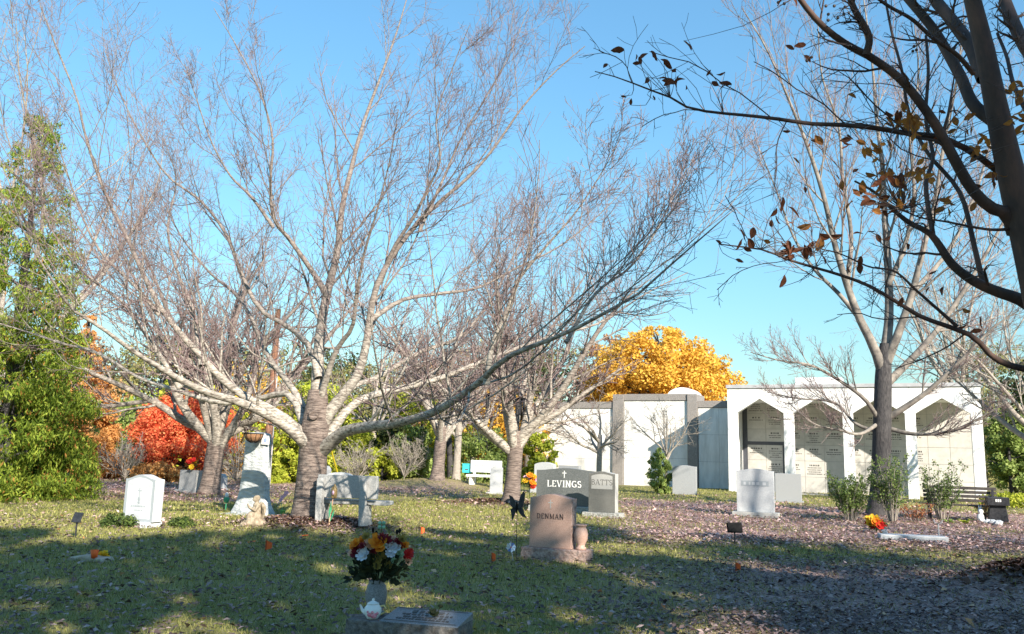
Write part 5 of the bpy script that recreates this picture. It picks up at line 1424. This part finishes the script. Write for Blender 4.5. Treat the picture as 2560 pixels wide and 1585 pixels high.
# bushes flanking the white marble stone
leafy_tree('boxwood_bush', place(298, 1318), .28, .36, .02, 40, 2600, .045, M['leaf_holly'], 'low dark green bush left of the white marble headstone', 160, 'bush', cat='bush', trunk_w=.04)
leafy_tree('boxwood_bush', place(453, 1319), .24, .22, .02, 30, 1500, .045, M['leaf_holly'], 'low dark green bush right of the white marble headstone', 161, 'bush', cat='bush', trunk_w=.04)
leafmat('nandina', (.30, .08, .04), (.55, .30, .12), (.42, .15, .07))
# holly-like shrubs in the right-hand bed
def stem_shrub(px, py, h, spread, nst, nleaf, label, seed, size=.06, name='holly_shrub', mt='leaf_shrub'):
    rg = np.random.default_rng(seed); p = place(px, py)
    root = empty(name, p - Vector((0, 0, .02)), 0, label, 'shrub', 'shrubs in the right-hand bed')
    sts = []
    for k in range(nst):
        a = rg.uniform(0, 6.28); r = spread * math.sqrt(rg.uniform(.02, 1)); hh = h * rg.uniform(.55, 1.0)
        sts.append(resample([(r * .15 * math.cos(a), r * .15 * math.sin(a), -.05), (r * .5 * math.cos(a), r * .5 * math.sin(a), hh * .45), (r * math.cos(a + .2), r * math.sin(a + .2), hh)], 8))
    P = np.stack(sts); Rd = np.linspace(.014, .004, 8)[None].repeat(nst, 0)
    C, r2 = kids(rg, P, Rd, 7, .3, 1, .7, .2, .3, 4, .1, .08, .6, .003)
    v, q = join_tubes([(P, Rd, 5), (C, r2, 3)]); np_mesh('stems', v, q, M['grey_wood'], root, smooth=True, kind='stuff')
    k = rg.integers(0, len(C), nleaf); t = rg.uniform(.2, 1, nleaf) * 3; i = np.minimum(t.astype(int), 2); f = (t - i)[:, None]
    pts = C[k, i] * (1 - f) + C[k, i + 1] * f + rg.normal(0, .035, (nleaf, 3))
    v, q = leafquads(pts, np.array([[0, -.2, .6]]).repeat(nleaf, 0), size, rg, .55); np_mesh('leaves', v, q, M[mt], root, kind='stuff')
    return root
stem_shrub(2125, 1304, 1.22, .62, 30, 5200, 'dense leafy shrub left of the tall maple trunk', 171)
stem_shrub(2232, 1307, 1.75, .52, 22, 3200, 'tall open leafy shrub right of the tall maple trunk', 172)
stem_shrub(2356, 1302, 1.65, .66, 18, 2300, 'sparse leafy shrub in front of the dark bench', 173)
stem_shrub(2292, 1306, .5, .4, 14, 700, 'low red-leaved shrub between the leafy shrubs', 174, .05, 'nandina_shrub', 'nandina')
stem_shrub(2462, 1304, .62, .28, 12, 420, 'small rusty shrub by the white figurine', 175, .05, 'nandina_shrub', 'leaf_rust')
def rosette(px, py, r, n, label, seed):
    q = random.Random(seed); root = empty('hosta_plant', place(px, py), 0, label, 'plant', 'leafy plants in the right-hand bed'); 
    for k in range(n):
        a = 6.28 * k / n + q.uniform(-.2, .2); L = r * q.uniform(.8, 1.1); w = L * .3; e = q.uniform(.3, 1)
        d = Vector((math.cos(a), math.sin(a), 0)); s = Vector((-math.sin(a), math.cos(a), 0)); u = Vector((0, 0, 1))
        MB().add([d * .01, d * L * .45 + s * w + u * L * e * .6, d * L + u * L * e * .5, d * L * .45 - s * w + u * L * e * .6, d * L * .45 + u * L * e * .5], [(0, 4, 1), (1, 4, 2), (2, 4, 3), (3, 4, 0)]).build('leaf', M['leaf_yellowgreen'] if seed % 2 else M['leaf_green'], root)
rosette(2412, 1310, .26, 12, 'bright green rosette plant in front of the dark bench', 1)
rosette(2372, 1309, .24, 11, 'bluish green rosette plant left of the bright green one', 2)
# bare grey scrub, pale background trees
LVS = [dict(mch=7, t0=.2, t1=.98, ang=.6, angj=.2, Lf=.45, n=5, wob=.12, up=.05, rf=.5, rtip=.007, sides=3, taper=.5), dict(mch=6, t0=.15, t1=1, ang=.8, angj=.3, Lf=.5, n=4, wob=.16, up=.0, rf=.7, rtip=.006, sides=3, taper=.4)]
for k, (px, d, L, lab) in enumerate(((312, 35, 1.5, 'pale grey bare scrub left of the red maple'), (590, 36, 2.0, 'pale bare scrub left of the monument'), (890, 39, 1.6, 'brushy bare scrub left of the pale trunk'), (1010, 39, 1.8, 'tangled bare scrub right of the pale trunk'))):
    p = at(px, 1190, d); vase_tree(px, 1190, lab, 0, .02, .05, 200 + k, 18, .12, L, M['grey_wood'], M['grey_wood'], M['grey_wood'], LVS, name='bare_scrub', pos=gz(p.x, p.y), cat='bush', el=(.5, 1.3), group='bare scrub at the wood edge')
# background trees behind the lawn
bgs = [(150, 50, 8.2, 3.4, 'leaf_rust'), (260, 58, 8.0, 4.0, 'leaf_olive'), (390, 56, 8.6, 3.8, 'leaf_olive'), (505, 60, 9.8, 3.4, 'leaf_dark'), (610, 52, 6.6, 3.2, 'leaf_yellow'), (700, 60, 8.9, 4.2, 'leaf_olive'), (815, 58, 8.4, 4.0, 'leaf_dark'), (905, 54, 7.0, 3.6, 'leaf_olive'), (1010, 58, 8.0, 4.2, 'leaf_olive'), (1110, 56, 8.2, 3.8, 'leaf_rust'), (1200, 60, 9.2, 4.2, 'leaf_olive'), (1290, 58, 9.6, 3.6, 'leaf_dark'), (1390, 64, 10.4, 3.6, 'leaf_olive'), (60, 56, 9.0, 4.4, 'leaf_dark'), (450, 48, 5.2, 3.0, 'leaf_yellowgreen'), (780, 47, 5.0, 3.0, 'leaf_yellowgreen'), (1050, 48, 5.0, 3.2, 'leaf_yellowgreen'), (1250, 49, 5.4, 3.2, 'leaf_yellow')]
desc = {'leaf_rust': 'rusty brown', 'leaf_olive': 'olive green', 'leaf_dark': 'dark green', 'leaf_yellow': 'dull gold', 'leaf_yellowgreen': 'yellow-green'}
where = ['beside the orange cypress', 'above the green bush', 'left of the red maple crown', 'rising behind the red maple', 'low behind the monument', 'behind the utility pole', 'behind the big cherry trunk', 'behind the pale trunk', 'left of the rise cherry', 'behind the rise cherry', 'behind the memorial bench', 'behind the wind chimes', 'left of the white wing', 'behind the arborvitae', 'behind the red maple', 'behind the white arched stone', 'behind the scrub on the rise', 'behind the middle cherry trunk']
for k, (px, d, h, r, mt) in enumerate(bgs):
    p = at(px, 1180, d)
    leafy_tree('background_tree', gz(p.x, p.y), h, r, .3, 70, 7500, .23, M[mt], '%s background tree %s' % (desc[mt], where[k]), 300 + k, 'round', group='wooded background beyond the lawn', trunk_w=.35, clump=.33)
# far wood closing the horizon
rg = np.random.default_rng(5)
n_ = 26000
x = rg.uniform(-75, 80, n_); y = rg.uniform(72, 84, n_); top = 3.4 + 2.2 * vnoise(x / 6, y * 0, 9) + 1.6 * vnoise(x / 2.2, y * 0, 10)
z = rg.uniform(0, 1, n_) ** .7 * top
v, q = leafquads(np.stack([x, y, z], -1), np.array([[0, -1., .5]]).repeat(n_, 0), .55, rg, .7)
tag(np_mesh('far_wood', v, q, M['leaf_olive'], kind='stuff'), 'far olive wood closing the view behind the trees', 'wood', kind='stuff')
# pale bare trees: top left behind the arborvitae, right edge over the portico
p = at(-30, 1200, 38); vase_tree(0, 0, 'tall pale bare tree behind the top of the arborvitae', 0, .2, .5, 401, 9, 4.5, 14.5, M['maple_branch'], M['maple_branch'], M['twig'], LV3, name='bare_tree', pos=gz(p.x, p.y), el=(.95, 1.35), tilt=.12)
p = at(2640, 1250, 30); vase_tree(0, 0, 'pale twiggy bare tree at the right edge over the portico end', 0, -.2, .4, 402, 11, 2.6, 6.2, M['maple_branch'], M['maple_branch'], M['maple_branch'], LV3, name='bare_tree', pos=gz(p.x, p.y), el=(.35, 1.1), tilt=.05)
p = at(2420, 1235, 54); vase_tree(0, 0, 'tall bare tree far behind the portico right of the maple', 0, .1, .5, 403, 10, 5, 12, M['maple_branch'], M['maple_branch'], M['twig'], LV3, name='bare_tree', pos=gz(p.x, p.y), el=(.9, 1.3), tilt=.1)
# ---- trees behind the viewer that shade the foreground
def shade_tree(x, y, h, r, z0, n, seed, label):
    leafy_tree('evergreen_oak', gz(x, y), h, r, z0, 58, n, .42, M['leaf_dark'], label, seed, 'round', group='trees behind the viewer', clump=.29, trunk_w=.5)
shade_tree(2.0, -7.5, 12.9, 3.6, 2.2, 6200, 501, 'leafy oak behind the viewer, nearest the left')
shade_tree(8.2, -8.2, 13.5, 4.0, 2.2, 7000, 502, 'leafy oak behind the viewer, second from the left')
shade_tree(15.2, -7.6, 15.4, 4.0, 2.2, 7600, 503, 'leafy oak behind the viewer, third from the left')
shade_tree(11.6, -8.6, 14.8, 3.2, 2.2, 5200, 505, 'leafy oak behind the viewer, between the second and third')
shade_tree(21.5, -10.2, 13.2, 4.0, 2.2, 9000, 504, 'leafy oak behind the viewer, farthest right')

p = gz(17.5, 3.5); vase_tree(0, 0, 'tall bare oak standing right of the viewer outside the picture', 0, .2, .5, 601, 11, 3.5, 13.5, M['maple_bark'], M['maple_branch'], M['twig'], LV3[:2], name='bare_tree', pos=p, el=(.7, 1.3), group='trees behind the viewer')

# ------------------------------------------------------------------ things hung in the cherries
def hang_from(px, py, d0, limbs):
    c = np.array(at(px, py, d0)); L = np.concatenate([a for a, b in limbs]) if isinstance(limbs, list) else limbs
    m_ = L[(np.abs(L[:, 0] - c[0]) < .5) & (L[:, 2] > c[2])]
    if len(m_) == 0: return Vector(c)
    k = np.argmin(np.abs(m_[:, 0] - c[0]) * 3 + np.abs(m_[:, 2] - c[2])); return Vector(m_[k])
def chime(px, y0, y1, wpx, nt, label, zt):
    S = F_PX / D3
    top = at(px, y0, D3 - .1)
    hook = hang_from(px, y0, D3 - .1, l3[-4:])
    pos = at(px, y0, hook.y)
    r0 = empty('wind_chime', pos, 0, label, 'wind chime', 'wind chimes in the middle cherry')
    L = (y1 - y0) / S; w = wpx / S / 2
    MB().tube([(hook.x - pos.x, hook.y - pos.y, hook.z - pos.z), (0, 0, .0)], .008, 5).build('cord', M['black'], r0)
    MB().lathe([(w * .2, 0), (w, -.04), (w, -.07), (w * .3, -.07)], 14).build('cap', M['black'], r0, smooth=True)
    for k in range(nt):
        a = 6.28 * k / nt + .3; l_ = L * (.62 + .3 * ((k * 3) % nt) / nt)
        MB().tube([(w * .7 * math.cos(a), w * .7 * math.sin(a), -.07), (w * .7 * math.cos(a), w * .7 * math.sin(a), -l_)], max(w * .16, .022), 8).build('pipe', M['dark_metal'], r0)
    MB().lathe([(w * .35, -L * .55), (w * .35, -L * .57)], 10).build('clapper', M['black'], r0)
chime(1302, 992, 1068, 26, 6, 'large black wind chime with long pipes in the middle cherry', 0)
chime(1219, 985, 1042, 9, 3, 'narrow dark wind chime hanging left in the middle cherry', 0)
# wire basket hung before the monument
bp_ = at(635, 1084, mon.location.y - .42)
hb = empty('hanging_basket', bp_, 0, 'brown coir wire basket hanging before the top of the monument', 'basket')
MB().lathe([(.05, -.19), (.12, -.16), (.18, -.09), (.205, 0), (.19, 0), (.165, -.08), (.1, -.14)], 22).build('coir_liner', mat('coir', (.16, .08, .04), (.34, .19, .10), rough=.95, scale=40, bump=.8, bscale=60), hb, smooth=True)
wr = MB()
ringp = lambda r, z: [(r * math.cos(a), r * math.sin(a), z) for a in np.linspace(0, 2 * math.pi, 25)]
wr.tube(ringp(.212, .002), .009, 6); wr.tube(ringp(.13, -.165), .007, 6)
for k in range(12):
    a = 6.28 * k / 12; c_, s_ = math.cos(a), math.sin(a)
    wr.tube([(.212 * c_, .212 * s_, 0), (.19 * c_, .19 * s_, -.09), (.127 * c_, .127 * s_, -.165), (.05 * c_, .05 * s_, -.2)], .006, 5)
wr.build('wire_frame', M['black'], hb)
hw = MB()
lim = np.concatenate([traced(t, 26)[0] for t in TL])
cand = lim[(np.abs(lim[:, 0] - bp_.x) < .35) & (lim[:, 2] > bp_.z + .1) & (np.abs(lim[:, 1] - bp_.y) < 3)]
tgt = Vector(cand[np.argmin(cand[:, 2])]) - bp_ if len(cand) else Vector((0, 0, .8))
for a in (.5, 2.6, 4.7):
    hw.tube([(.21 * math.cos(a), .21 * math.sin(a), 0), (tgt.x, tgt.y, tgt.z)], .004, 4)
hw.build('chains', M['black'], hb)
